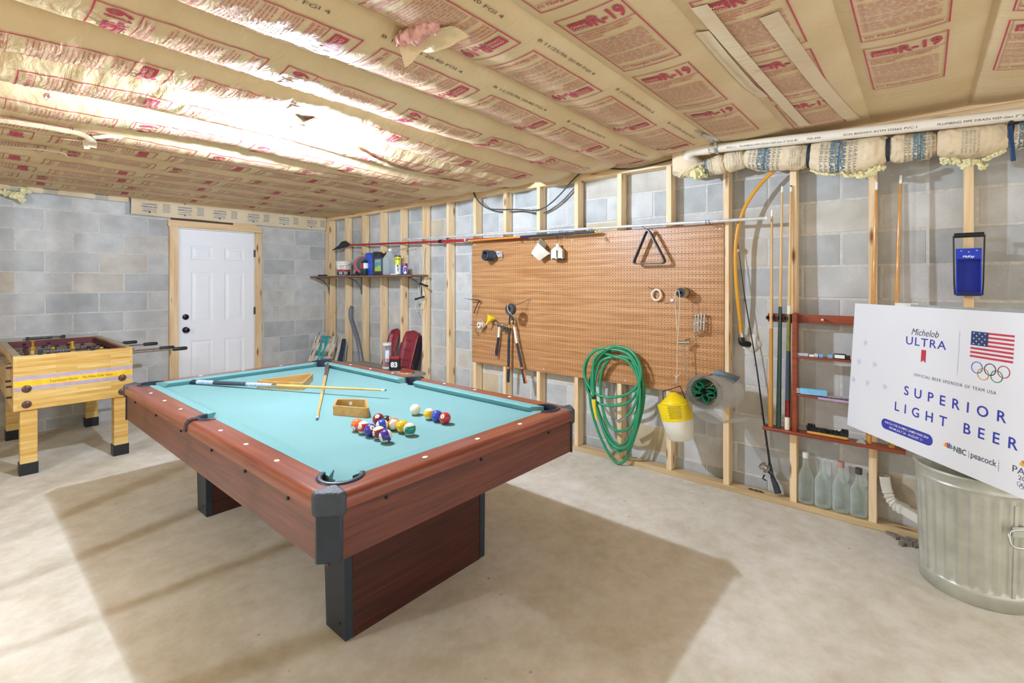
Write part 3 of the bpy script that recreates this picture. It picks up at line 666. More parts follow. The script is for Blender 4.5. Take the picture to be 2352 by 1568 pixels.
# sights (white ovals) and apron bolts
def sight(x, y, along):
    m = MB(); a, b = (.0115, .0085)
    if along == 'x': a, b = b, a
    m.prism([(TX+x+b*cos(t*pi/8), TY+y+a*sin(t*pi/8)) for t in range(16)], HT-.002, HT+.0012); m.build('sight', M_wht, pt, loc=(TX+x, TY+y, HT))
sr = HW-.055
for sx in (-1, 1):
    for y in (-.84, -.56, -.28, .28, .56, .84): sight(sx*sr, y, 'y')
for sy in (-1, 1):
    for x in (-.28, 0, .28): sight(x, sy*(HL-.055), 'x')
for sx in (-1, 1):
    for y in (-1.02, -.66, -.3, .12, .55, 1.0): MB().cyl((TX+sx*(HW-.016), TY+y, .703), (TX+sx*(HW-.009), TY+y, .703), .006, n=10).build('bolt', M_black, pt)
for sy in (-1, 1):
    for x in (-.48, -.02, .45): MB().cyl((TX+x, TY+sy*(HL-.016), .703), (TX+x, TY+sy*(HL-.009), .703), .006, n=10).build('bolt', M_black, pt)
# ---- balls
BR = .0286
M_ivory = plain('ivory', 'f0e8d2', .12, var=.02, coat=.5)
BALLC = {'white': 'f0e8d2', 'yellow': 'f0bf1c', 'blue': '2b4bb8', 'red': 'c22a33', 'purple': '43309c', 'orange': 'f0784a', 'green': '16907c', 'maroon': '8a2440', 'black': '2c3440'}
def bmat(c): return plain('ball_'+c, BALLC[c], .12, var=.02, coat=.5)
def ball(num, color, stripe, x, y, dirv, axis, label):
    """num circle looks towards dirv; a stripe is a band square to axis"""
    c = Vector((x, y, .74+BR)); n, k = 32, 16; m = MB()
    z = V3(axis).normalized(); q = z.to_track_quat('Z', 'Y').to_matrix(); vs = []; 
    R = q
    prof = [(BR*sin(pi*i/k), -BR*cos(pi*i/k)) for i in range(k+1)]
    ms = [1 if (stripe and (i < 5 or i >= k-5)) else 0 for i in range(k)]
    m.lathe(prof, n, 0, c, R, caps=False, ms=ms)
    o = m.build('billiard_ball', [bmat(color), M_ivory], None, loc=c, smooth=180)
    tag(o, label, 'ball', 'billiard balls on the pool table')
    if num:
        d = V3(dirv).normalized(); u = UP - d*UP.dot(d); u.normalize(); r = u.cross(d); r = -r if r.dot(RT) < 0 else r
        m2 = MB()
        def T(a, b, lift=.0004):
            p = d*sqrt(max(1e-6, (BR)**2-a*a-b*b))+r*a+u*b; return c+p.normalized()*(BR+lift)
        m2.add([T(0, 0)]+[T(q2*cos(2*pi*i/20), q2*sin(2*pi*i/20)) for q2 in (.0055, .0105) for i in range(20)],
               [(0, 1+i, 1+(i+1) % 20) for i in range(20)]+[(1+i, 21+i, 21+(i+1) % 20, 1+(i+1) % 20) for i in range(20)])
        sp = m2.build('number_spot', M_ivory, o, smooth=180)
        m3 = MB(); s = .012 if num < 10 else .010; m3.text(str(num), lambda a, b: T(a, b, .0009), s, 0, -s*.36, align='C', bold=.02); m3.build('number', M_black, sp, smooth=0)
tc = lambda x, y, dx=0, dz=0: (CAM-Vector((x, y, .77))).normalized()+RT*dx+UP*dz
BL = [(0, 'white', 0, -1.900, -1.475, 0, 0, 'plain ivory cue ball standing apart, farthest back of the loose balls'),
 (9, 'yellow', 1, -1.907, -1.595, -3, -2, 'yellow and ivory striped ball next to the solid blue ball'),
 (2, 'blue', 0, -1.908, -1.656, 2, -3, 'solid blue ball between the yellow striped and the red ball'),
 (3, 'red', 0, -1.908, -1.715, -.55, .35, 'solid red number three ball at the right end of a row of three'),
 (5, 'orange', 0, -2.248, -1.488, -.65, -.6, 'solid orange number five ball at the left end of the cluster'),
 (11, 'red', 1, -2.251, -1.544, -.6, .1, 'red striped number eleven ball beside the orange five'),
 (4, 'purple', 0, -2.254, -1.605, .4, .55, 'solid purple number four ball in the front row of the cluster'),
 (7, 'maroon', 0, -2.130, -1.484, -.3, .75, 'solid maroon ball at the back of the cluster beside the black ball'),
 (8, 'black', 0, -2.127, -1.545, 3, 2, 'solid black ball at the back of the cluster'),
 (10, 'blue', 1, -2.178, -1.584, 3, -2, 'blue and ivory striped ball in the middle of the cluster'),
 (13, 'orange', 1, -2.130, -1.607, 3, -1, 'orange and ivory striped ball behind the cluster beside the black ball'),
 (1, 'yellow', 0, -2.126, -1.668, 3, -3, 'solid yellow ball at the right of the cluster'),
 (14, 'green', 1, -2.131, -1.727, -1.4, 0, 'green and ivory striped ball at the right end of the cluster'),
 (15, 'maroon', 1, -2.250, -1.665, -1.2, -.2, 'maroon and ivory striped ball in the front row of the cluster'),
 (12, 'purple', 1, -2.259, -1.727, .05, -1.1, 'purple striped number twelve ball nearest to the front of the cluster')]
AX = {9: (.1, .1, 1), 11: (.1, .2, 1), 10: (.9, -.5, .1), 13: (-.5, -.9, .1), 14: (0, .1, 1), 15: (-.1, .2, 1), 12: (.85, -.45, .35)}
for (n_, c_, s_, x, y, dx, dz, lab) in BL: ball(n_, c_, s_, x, y, tc(x, y, dx, dz), AX.get(n_, (0, 0, 1)), lab)
# ---- cues on the cloth
M_maple = wood('maple_shaft', 'd2a258', 'e6c283', 'x', scale=8, knots=False, rough=.3); M_ferr = plain('white_ferrule', 'f2f1ec', .35, var=.02); M_tip = plain('blue_cue_tip', '5b7f9a', .9)
M_wrap = plain('grey_wrap', '3c4a57', .8, scale=400, var=.4); M_bbutt = plain('blue_white_marble', 'b9c6de', .25, scale=60, var=.25); M_rose = plain('red_brown_lacquer', '6a2c1c', .22, coat=.5)
def cue(tip, butt, secs, label, group='pool cues', cat='cue'):
    """secs: list of (fraction from tip, radius start, radius end, material, part name)"""
    tip = V3(tip); butt = V3(butt); t = thing('pool_cue', butt, label, cat, group)
    f0 = 0
    for (f1, r0, r1, mt, nm) in secs: MB().cyl(tip.lerp(butt, f0), tip.lerp(butt, f1), r0, r1, 16).build(nm, mt, t, smooth=60); f0 = f1
    return t
cue((-1.792, -1.062, .792), (-2.409, .314, .7565), [(.005, .0055, .006, M_tip, 'tip'), (.02, .006, .0062, M_ferr, 'ferrule'), (.52, .0062, .0105, M_maple, 'shaft'), (.545, .0108, .011, M_steel, 'joint'), (.68, .0112, .0128, M_bbutt, 'forearm'), (.86, .0128, .0142, M_wrap, 'wrap'), (.955, .0142, .0148, M_bbutt, 'butt_sleeve'), (1, .015, .0152, M_navy, 'bumper')], 'pool cue with grey wrap and blue white butt lying across the felt')
cue((-2.283, -1.180, .7475), (-1.462, .215, .764), [(.006, .0055, .006, M_tip, 'tip'), (.022, .006, .0062, M_ferr, 'ferrule'), (.68, .0062, .011, M_maple, 'shaft'), (1, .011, .0145, M_rose, 'butt')], 'pool cue with glossy red brown butt lying under the other cue on the felt')
# ---- racks on the cloth
M_rack = wood('rack_wood', 'bd8a45', 'd9ad6b', 'x', scale=12, knots=False, rough=.35)
def roundpoly(P, r, n=5):
    out = []; N_ = len(P)
    for i in range(N_):
        p = Vector(P[i]); a = Vector(P[i-1])-p; b = Vector(P[(i+1) % N_])-p; ang = a.angle(b); q = r/math.tan(ang/2); s = p+a.normalized()*q; e = p+b.normalized()*q
        for k in range(n+1):
            t = k/n; out.append(((1-t)**2*s+2*t*(1-t)*p+t*t*e))
    return out
def ring_rack(name, P, r, w, h, z, T=None):
    o_ = roundpoly(P, r); cx = sum(p[0] for p in P)/len(P); cy = sum(p[1] for p in P)/len(P); i_ = []
    n = len(o_)
    for i in range(n):
        t = (o_[(i+1) % n]-o_[i-1]).normalized(); nn = Vector((-t.y, t.x))
        if nn.dot(Vector((cx, cy))-o_[i]) < 0: nn = -nn
        i_.append(o_[i]+nn*w)
    m = MB(); T = T or (lambda a, b, c: Vector((a, b, c)))
    A = sum(o_[i].x*o_[(i+1) % n].y-o_[(i+1) % n].x*o_[i].y for i in range(n))
    if A < 0: o_ = o_[::-1]; i_ = i_[::-1]
    vs = [T(p.x, p.y, zz) for L in (o_, i_) for zz in (z, z+h) for p in L]
    fs = []
    for i in range(n):
        j = (i+1) % n; fs += [(i, j, n+j, n+i), (2*n+j, 2*n+i, 3*n+i, 3*n+j), (n+i, n+j, 3*n+j, 3*n+i), (j, i, 2*n+i, 2*n+j)]
    m.add(vs, fs); return m
tri = [PZ(u, v, .795) for u, v in ((597, 884), (722, 866), (703, 893))]
tri = [(-2.175, -.155), (-1.785, -.185), (-2.005, -.475)]
o = ring_rack('t', tri, .022, .010, .05, .74).build('triangle_rack', M_rack, None, loc=(-1.99, -.27, .74), smooth=40, bevel=.0015); tag(o, 'wooden triangle rack lying flat on the felt beside two crossed cues', 'rack')
qd = [(-2.175, -1.15), (-2.055, -1.285), (-1.915, -1.09), (-2.02, -.875)]
qd = [PZ(u, v, .79) for u, v in ((764, 931), (848, 938), (842, 916), (772, 915))]; qd = [(p.x, p.y) for p in qd]
o = ring_rack('q', qd, .018, .011, .05, .74).build('ball_rack', M_rack, None, loc=(sum(p[0] for p in qd)/4, sum(p[1] for p in qd)/4, .74), smooth=40, bevel=.0015); tag(o, 'small four sided wooden ball rack lying on the felt near the balls', 'rack')
MB().cyl(((qd[2][0]+qd[3][0])/2-.0, (qd[2][1]+qd[3][1])/2, .767), ((qd[2][0]+qd[3][0])/2-.011, (qd[2][1]+qd[3][1])/2-.010, .767), .009, n=14).build('white_dot', M_wht, o)
# ================================================================ FOOSBALL TABLE
FX0, FX1, FY0, FY1, FZ0, FZ1 = -3.170, -2.467, 1.57, 2.915, .485, .889
M_lam = laminate('yellow_laminated_wood'); M_beige = plain('beige_edge', 'b7a688', .5); M_maroon = plain('maroon_panel', '6b3038', .45); M_brownp = plain('brown_bolt', '5b3f38', .4)
ft = thing('foosball_table', ((FX0+FX1)/2, (FY0+FY1)/2, 0), 'yellow laminated wood foosball table standing against the block wall', 'foosball table')
TH = .042
for y, s in ((FY0, 1), (FY1, -1)):
    ya, yb = sorted((y, y+s*.022)); MB().box((FX0+.001, ya, FZ0), (FX1-.001, yb, FZ1)).build('end_panel', M_lam, ft, loc=((FX0+FX1)/2, y, FZ0), bevel=.002)
for x, s in ((FX0, 1), (FX1, -1)):
    xa, xb = sorted((x, x+s*TH)); p = MB().box((xa, FY0+.0225, FZ0), (xb, FY1-.0225, FZ1-.012)).build('side_panel', M_lam, ft, loc=(x, (FY0+FY1)/2, FZ0)); MB().box((xa, FY0+.001, FZ1-.012), (xb, FY1-.001, FZ1+.004)).build('top_trim', M_beige, ft, bevel=.002)
MB().box((FX0+.05, FY1-.03, FZ1-.14), (FX1-.05, FY1-.022, FZ1-.002)).build('inner_end', M_maroon, ft); MB().box((FX1-.052, FY0+.03, FZ1-.14), (FX1-TH-.0005, FY1-.03, FZ1-.012)).build('inner_side', M_maroon, ft)
MB().box((FX0+TH, FY0+.022, FZ1-.15), (FX1-TH, FY1-.022, FZ1-.135)).build('playing_field', plain('brown_field', '4a3a2a', .4), ft)
MB().box((FX0+TH, FY0+.022, FZ0+.01), (FX1-TH, FY1-.022, FZ0+.025)).build('bottom_board', M_beige, ft)
# printed band
m = MB(); mt_b = MB(); mt_r = MB(); mt_y = MB(); mtx = MB(); bz = .683; yf = FY0-.0006
m.box((FX0+.002, FY0-.0004, bz-.052), (FX1-.002, FY0+.001, bz+.052)); band = m.build('printed_band', plain('band_white', 'e9dccb', .4), ft)
mt_y.box((FX0+.002, FY0-.0008, bz-.02), (FX1-.002, FY0, bz+.02)); mt_y.build('yellow_stripe', plain('band_yellow', 'f0cb2a', .4), band)
for s in (-1, 1):
    for i, z in enumerate((.025, .031, .037, .043, .049)): (mt_r if i < 2 else mt_b).box((FX0+.002, FY0-.0008, bz+s*z-.0016), (FX1-.002, FY0, bz+s*z+.0016))
mt_r.build('red_lines', plain('band_red', 'd06a72', .4), band); mt_b.build('blue_lines', plain('band_blue', '6a80c4', .4), band)
Tf = lambda a, b: (a, FY0-.0012, b)
mtx.text('Tournament Soccer', Tf, .026, -2.975, bz-.009, width=.163); mtx.text('The Million Dollar Game', Tf, .026, -2.786, bz-.009, width=.186); mtx.build('lettering', plain('dark_green_ink', '33402a', .5), band, smooth=0)
for x in (-3.099, -2.537):
    for z in (.643, .528): MB().lathe([(.0275, 0), (.026, .006), (.018, .011), (.009, .0125), (.008, .017), (0, .018)], 24, 0, (x, FY0, z), Matrix.Rotation(radians(90), 3, 'X')).build('carriage_bolt', M_brownp, ft)
for (x, y) in ((-3.133, 1.585), (-2.588, 1.585), (-3.133, 2.815), (-2.588, 2.815)):
    lg = MB().box((x, y, .085), (x+.094, y+.094, FZ0+.03)).build('leg', M_lam, ft, loc=(x+.047, y+.047, 0), bevel=.003)
    MB().box((x-.005, y-.005, 0), (x+.099, y+.099, .088)).build('foot_cap', M_black, lg, bevel=.004)
M_rod = plain('worn_rod_steel', 'a59a8c', .35, .85, var=.25)
rr = random.Random(5); zr = FZ1-.062; menc = [plain('man_yellow', 'd3a02c', .5), plain('man_brown', '4a2424', .45)]
exts = [.30, .26, .34, .22, .30, .24, .18, .16]; lefts = [.30, .34, .28, .36, .3, .34, .36, .36]
for i in range(8):
    y = FY0+.13+i*.155; right = i in (0, 1, 4, 6)
    xr = FX1+[.32, .26, .10, .12, .24, .10, .14, .1][i]; xl = FX0-[.12, .14, .30, .28, .14, .3, .26, .3][i]
    rd = MB().cyl((xl, y, zr), (xr, y, zr), .0078, n=10).build('rod', M_rod, ft)
    hx = (xr-.005, xr+.11) if right else (xl+.005, xl-.11)
    m = MB().tube([(hx[0], y, zr), (hx[0]+(hx[1]-hx[0])*.1, y, zr), (hx[0]+(hx[1]-hx[0])*.9, y, zr), (hx[1], y, zr)], [.013, .0165, .0165, .012], 12); m.build('handle', M_black, rd, smooth=40)
    n = [1, 2, 3, 4, 4, 3, 2, 1][i]; sp = [.2, .24, .19, .13, .13, .19, .24, .2][i]; sh = rr.uniform(-.05, .05); col = menc[i % 2]
    for j in range(n):
        x = (FX0+FX1)/2+sh+(j-(n-1)/2)*sp; th = rr.choice([-.3, .4, 1.3, 2.6]); Rx = Matrix.Rotation(th, 3, 'X')
        def T(a, b, c): return Vector((x, y, zr))+Rx @ Vector((a, b, c))
        m = MB(); m.box((-.013, -.010, -.03), (.013, .010, .022), T=T); m.box((-.008, -.007, -.07), (.008, .007, -.03), T=T); m.box((-.012, -.014, -.082), (.012, .014, -.068), T=T)
        m.sphere(T(0, 0, .034), .013, 12, 8); m.build('player_figure', col, rd, smooth=30, bevel=.003, seg=1)
    for s in (-1, 1): MB().cyl((x+s*.05 if n == 1 else FX0+TH+.01 if s < 0 else FX1-TH-.03, y, zr), ((x+s*.05 if n == 1 else FX0+TH+.01 if s < 0 else FX1-TH-.03)+.02, y, zr), .013, n=10).build('bumper', M_black, rd)
# score counters at both ends
for (y, xa, xb, xc) in ((FY0+.011, -3.025, -2.845, -2.725), (FY1-.011, -2.99, -2.86, -2.74)):
    z = FZ1+.018; m = MB().cyl((xa, y, z), (xc, y, z), .004, n=8); m.box((xa-.012, y-.013, FZ1), (xa+.012, y+.013, z+.014)); m.box((xc-.012, y-.013, FZ1), (xc+.012, y+.013, z+.014)); sc = m.build('score_counter', M_black, ft)
    for j in range(9): MB().cyl((xa+.016+j*.0175, y, z), (xa+.031+j*.0175, y, z), .012, n=12).build('counter_bead', plain('grey_bead', '4b5055', .4), sc)
# side bolts on the left face
for (y, z) in ((1.66, .80), (1.74, .69), (1.66, .66), (1.66, .58)): MB().cyl((FX0, y, z), (FX0-.03, y, z), .008, n=10).build('side_bolt', M_brownp, ft)
# ================================================================ PEGBOARD
PZT, PZB, PYL, PYR = 1.846, .627, .008, -2.446
XF = -.0065
def pegmat():
    m, nt, b = newmat('pegboard_oak'); mp = mapping(nt, (1, .9, 16)); n1 = N(nt, 'ShaderNodeTexNoise'); n1.inputs['Scale'].default_value = 1.6; n1.inputs['Detail'].default_value = 5; n1.inputs['Distortion'].default_value = 1.6
    nt.links.new(mp.outputs[0], n1.inputs[0]); r = ramp(nt, n1.outputs[0], [(.3, 'a87448'), (.5, 'bd8a5a'), (.72, 'c99a6b')]); nt.links.new(r.outputs[0], b.inputs['Base Color'])
    b.inputs['Roughness'].default_value = .38; b.inputs['Specular IOR Level'].default_value = .4; return m
M_peg = pegmat(); M_peghole = plain('hardboard_core', '5a3a24', .9)
def pegboard():
    m = MB(); nyc, nzc = 96, 48; py = (PYL-PYR)/nyc; pz = (PZT-PZB)/nzc; r = .0032; g = .0013
    ys = [PYL-py*i for i in range(nyc+1)]; vs = []; fs = []; mi = []
    for j in range(nzc):
        za = PZB+pz*j; zb = za+pz; gl = g if j % 2 == 0 else 0; gh = g if j % 2 == 1 else 0
        if gl: # groove half: bottom of this row is a groove
            n0 = len(vs); vs += [(XF, PYL, za+g), (XF, PYR, za+g), (XF+.002, PYR, za), (XF+.002, PYL, za)]; fs.append((n0, n0+1, n0+2, n0+3)); mi.append(1)
        if gh:
            n0 = len(vs); vs += [(XF+.002, PYL, zb), (XF+.002, PYR, zb), (XF, PYR, zb-g), (XF, PYL, zb-g)]; fs.append((n0, n0+1, n0+2, n0+3)); mi.append(1)
        z0 = za+gl; z1 = zb-gh
        for i in range(nyc):
            ya, yb = ys[i], ys[i+1]; cy = (ya+yb)/2; cz_ = (za+zb)/2; n0 = len(vs)
            vs += [(XF, ya, z0), (XF, yb, z0), (XF, yb, z1), (XF, ya, z1)]
            H8 = [(cy-r*cos(a), cz_+r*sin(a)) for a in [-3*pi/4+k*pi/3 for k in range(6)]]
            H8 = [(cy+r*cos(a), cz_+r*sin(a)) for a in [radians(-45-60*k) for k in range(6)]]
            vs += [(XF, a, b) for a, b in H8]; vs += [(0, a, b) for a, b in H8]
            q = lambda k: n0+4+k
            # corners: 0 (ya,z0) 1 (yb,z0) 2 (yb,z1) 3 (ya,z1); hole vertices start at lower +y side and run towards -y
            fs += [(n0, q(0), q(1)), (n0, q(1), n0+1), (n0+1, q(1), q(2)), (n0+1, q(2), n0+2), (n0+2, q(2), q(3)), (n0+2, q(3), q(4)), (n0+2, q(4), n0+3), (n0+3, q(4), q(5)), (n0+3, q(5), n0), (n0, q(5), q(0))]; mi += [0]*10
            fs += [(q(k), n0+10+k, n0+10+(k+1) % 6, q((k+1) % 6)) for k in range(6)]; mi += [2]*6
    m.v = vs; m.f = fs; m.m = mi
    m.box((XF, PYL, PZB), (0, PYL+.0008, PZT), 2); m.box((XF, PYR-.0008, PZB), (0, PYR, PZT), 2)
    return m.build('pegboard', [M_peg, plain('groove_brown', '7a5036', .7), M_peghole], None, loc=(0, (PYL+PYR)/2, PZB), smooth=0)
pb = pegboard(); tag(pb, 'large oak coloured grooved pegboard fixed to the wall studs', 'pegboard')
for y, z in ((-.03, PZT-.03), (-1.2, PZT-.05), (-1.62, PZT-.04), (-2.42, PZT-.04), (-.9, PZB+.03), (-1.7, PZB+.03)):
    MB().lathe([(.006, 0), (.005, .002), (0, .003)], 10, 0, (XF, y, z), Matrix.Rotation(radians(-90), 3, 'Y')).build('screw_head', M_white, pb)
M_hook = plain('hook_wire', '6d6a64', .35, .9)
def hook(pts, label=None, r=.0022, name='peg_hook', cat='hook', group='wire hooks on the pegboard'):
    o = MB().tube(smoothpath(pts, 5), r, 8).build(name, M_hook, None, loc=pts[0], smooth=60)
    tag(o, label, cat, group); return o
# ---- long poles hung along the pegboard top
xp = -.055
def seg(u0, v0, u1, v1, x): return PX(u0, v0, x), PX(u1, v1, x)
a, b = seg(925, 550, 1758, 501, -.075); t = thing('aluminium_pole', b, 'long white aluminium pole hung along the pegboard top', 'pole')
MB().cyl(a, b, .011, n=14).build('pole', plain('white_aluminium', 'dcdcdc', .35, .3), t, smooth=60); MB().cyl(b, b+(b-a).normalized()*.012, .013, n=14).build('end_cap', M_white, t)
a, b = seg(797, 563, 1210, 546, -.04); m0 = a.lerp(b, .62); t = thing('pole_pruner', a, 'red telescopic pole pruner with black cutting head hung above the shelf', 'pruner')
MB().cyl(a, m0, .0115, n=12).build('inner_pole', M_red, t, smooth=60); MB().cyl(m0, b, .0155, n=12).build('outer_pole', M_red, t, smooth=60)
MB().cyl(m0-(b-a).normalized()*.05, m0, .02, n=12).build('collar', M_black, t); MB().cyl(a.lerp(b, .735), a.lerp(b, .742), .0165, n=12).build('pale_band', M_white, t)
hd = MB(); 
def hp_(u, v): return PX(u, v, -.045)
hd.prism([(0, 0)]*0 or [(q.y, q.z) for q in [hp_(803, 560), (hp_(798, 567)), hp_(788, 570), hp_(772, 573), hp_(764, 575), hp_(780, 563), hp_(786, 555), hp_(793, 553)]], -.06, -.03, T=lambda p, q, r_: Vector((r_, p, q)))
hd.build('cutting_head', M_black, t, bevel=.003); MB().tube([hp_(800, 566), hp_(785, 571), hp_(768, 577)], [.004, .004, .002], 6).build('blade', M_steel, t)
MB().tube(smoothpath([hp_(801, 570), PX(815, 577, -.02), PX(832, 582, -.01), PX(858, 592, .0), PX(900, 573, -.01), PX(925, 572, -.01), PX(950, 564, -.03)], 6), .0022, 6).build('pull_cord', plain('grey_cord', '6b6459', .8), t)
a, b = seg(1075, 553, 1366, 532, -.10); t = thing('extension_pole', b, 'yellow and navy painting pole hung along the pegboard top', 'pole')
c = a.lerp(b, .47); MB().cyl(a, c, .0085, n=12).build('yellow_tube', plain('amber_pole', 'd9962f', .35), t, smooth=60); MB().cyl(c, b, .0125, n=12).build('grip', M_navy, t, smooth=60); MB().cyl(b, b+(b-a).normalized()*.02, .007, n=10).build('tip', M_yellow, t)
for (u, v, wh) in ((1080, 553, 'at the left corner of the pegboard'), (1300, 532, 'above the navy grip'), (1368, 528, 'at the end of the navy grip'), (1632, 510, 'at the right corner of the pegboard')):
    y = PX(u, v, XF).y; z = PX(u, v, XF).z
    for k in (0, .022): 
        o = hook([(XF, y-k, z+.005), (-.03, y-k, z-.018), (-.085, y-k, z-.026), (-.105, y-k, z-.006), (-.10, y-k, z+.006)], ('left' if k == 0 else 'right')+' of two pole hooks '+wh)
for (u, v, wh) in ((1200, 549, 'left of the white pot'), (1393, 545, 'right of the navy pole end')):
    p = PX(u, v, XF); hook([(XF, p.y, p.z), (-.025, p.y, p.z-.006), (-.04, p.y-.01, p.z-.03), (-.03, p.y-.02, p.z-.03), (-.02, p.y-.01, p.z-.012)], 'empty bent wire hook below the poles, '+wh)
# ---- black tape / cable roll with a wire tie
def onp(u, v, x=XF): return PX(u, v, x)
p = onp(1150, 585, -.03); q = onp(1120, 587, -.10); t = thing('cable_coil', q, 'black coil of cable with a white tie on the upper pegboard', 'cable coil')
m = MB()
for k in range(6):
    c = V3((-.135+.016*k, q.y-.014*k*.3, q.z)); m.tube([c+Vector((.004*sin(3*a_), .038*cos(a_), .043*sin(a_))) for a_ in [2*pi*i/28 for i in range(28)]], .0085, 8, closed=True)
m.build('coil', M_navy, t, smooth=60)
MB().tube(smoothpath([(XF, q.y-.03, q.z+.03), (-.07, q.y-.02, q.z+.03), (-.16, q.y, q.z+.035), (-.165, q.y, q.z+.05)], 5), .002, 6).build('hook_wire', M_hook, t)
m = MB(); rr = random.Random(2)
for k in range(7):
    c = V3((-.03, q.y-.095, q.z+.012)); m.tube(smoothpath([c+Vector((rr.uniform(-.02, .02), rr.uniform(-.04, .04), rr.uniform(-.03, .03))) for _ in range(4)], 4), .0045, 6)
m.build('white_tie', plain('tie_plastic', 'c9cbcd', .35), t, smooth=60)
# ---- white plastic pot and white oil can hung below the poles
c = onp(1241, 576, -.07); ax = Vector((-.10, .72, -.62)).normalized(); Rq = (-ax).to_track_quat('Z', 'Y').to_matrix()
t = thing('white_pot', c, 'white square plastic pot hanging tilted from a hook below the poles', 'pot')
sq = lambda a_, z: 1/max(abs(cos(a_)), abs(sin(a_)))**.8
m = MB().lathe([(.0, -.062), (.046, -.062), (.052, -.055), (.070, .055), (.076, .057), (.076, .066), (.066, .066), (.048, -.05), (0, -.05)], 32, 0, c, Rq @ Matrix.Rotation(radians(30), 3, 'Z'), rad=sq)
m.build('pot_body', plain('cream_plastic', 'ece7d8', .4, var=.02), t, smooth=50)
MB().cyl(c+Rq @ Vector((-.01, .02, -.06)), c+Rq @ Vector((-.01, .02, -.085)), .008, n=8).build('spout', M_black, t)
hook([onp(1227, 548), onp(1230, 549, -.04), onp(1229, 553, -.06), onp(1229, 558, -.065)], 'short wire hook carrying the white plastic pot')
c = onp(1281, 579, -.06); t = thing('oil_can', c-Vector((0, 0, .05)), 'white angular plastic bottle with dark stripes hanging beside the white pot', 'bottle')
hexr = lambda a_, z: 1/max(abs(cos(((a_+pi/8) % (pi/4))-pi/8)), .2)
m = MB().lathe([(0, -.062), (.054, -.062), (.057, -.056), (.055, .015), (.03, .042), (.02, .046)], 24, 0, c, Matrix.Rotation(.3, 3, 'Z'), rad=lambda a_, z: 1.0/max(cos((a_ % (pi/3))-pi/6), .5)*.92); m.build('bottle_body', plain('cream_plastic', 'ece7d8', .4, var=.02), t, smooth=25)
MB().lathe([(.015, .045), (.015, .07), (.0, .071)], 16, 0, c).build('bottle_cap', M_white, t); MB().lathe([(.058, -.0625), (.059, -.054)], 24, 0, c, rad=lambda a_, z: 1.0/max(cos((a_ % (pi/3))-pi/6), .5)*.92).build('dark_base', M_navy, t)
for a_ in (2.2, 3.6, 4.6): 
    e = Vector((cos(a_)*.0555, sin(a_)*.0555, 0)); MB().bar(c+e+Vector((0, 0, -.052)), c+e+Vector((0, 0, .012)), .010, .004).build('dark_stripe', M_navy, t)
hook([onp(1276, 541), onp(1279, 543, -.03), onp(1281, 552, -.055), onp(1278, 556, -.06)], 'short wire hook carrying the white angular bottle')
o = MB().prism([(-.012, 0), (.012, 0), (.004, -.03), (-.004, -.03)], 0, .006, T=lambda a_, b_, c_: Vector((XF-c_-.001, onp(1297, 0).y+a_, onp(1297, 543).z+b_))).build('metal_clip', M_steel, None, loc=onp(1297, 543)); tag(o, 'small steel clip on the pegboard right of the white bottle', 'clip')
# ---- black triangle rack hung on the pegboard
T = lambda a_, b_, c_: Vector((-c_, a_, b_))
tp = [onp(1491, 520, -.05), onp(1536, 606, -.05), onp(1455, 608, -.05)]
o = ring_rack('t', [(p.y, p.z) for p in tp], .03, .010, .042, .035, T=lambda a_, b_, c_: Vector((-c_-.02, a_, b_))).build('triangle_rack', plain('black_rack', '33302f', .35), None, loc=(-.05, tp[0].y, tp[0].z), smooth=40, bevel=.002); tag(o, 'black plastic triangle rack hanging from a hook on the pegboard', 'rack')
hook([onp(1492, 523), onp(1492, 527, -.05), onp(1485, 526, -.10), onp(1474, 519, -.12)], 'wire hook carrying the black triangle rack')
# ---- masking tape ring
c = onp(1508, 677, -.03); o = MB(); o.tube([c+Vector((0, .036*cos(a_), .040*sin(a_))) for a_ in [2*pi*i/40 for i in range(40)]], .0085, 10, closed=True); o = o.build('cream_ring', plain('cream_ring', 'e3d6bd', .5), None, loc=c, smooth=60); tag(o, 'cream coloured plastic ring hanging on the right half of the pegboard', 'ring')
hook([onp(1512, 668), onp(1504, 665, -.03), onp(1492, 661, -.06), onp(1491, 659, -.065)], 'wire hook carrying the cream ring')
# ---- rolled sandpaper tube
c = onp(1583, 672); e = onp(1567, 674, -.14); t = thing('sandpaper_roll', e, 'rolled brown sheet with a black strap standing out from the pegboard', 'paper roll')
m = MB()
for k in range(4):
    r = .036-.007*k; m.lathe([(r, 0), (r, .105), (r-.002, .105), (r-.002, 0)], 28, 0, (0, 0, 0)); 
Rm = (V3((-1, .0, .02))).normalized().to_track_quat('Z', 'Y').to_matrix(); off = V3((-.01, c.y+.02, c.z)); m.v = [tuple(Rm @ V3(p)+off) for p in m.v]
m.build('rolled_sheet', [plain('brown_sheet', 'a58a66', .7)], t, smooth=50)
m = MB().lathe([(.034, .1052), (.01, .1052)], 28, 0, (0, 0, 0), caps=False); m.v = [tuple(Rm @ V3(p)+off) for p in m.v]; m.build('grit_face', plain('black_grit', '3a3a3a', .8, scale=200, var=.8), t)
m = MB().lathe([(.0375, .03), (.0375, .042)], 28, 0, (0, 0, 0), caps=False); m.v = [tuple(Rm @ V3(p)+off) for p in m.v]; m.build('strap', M_black, t)
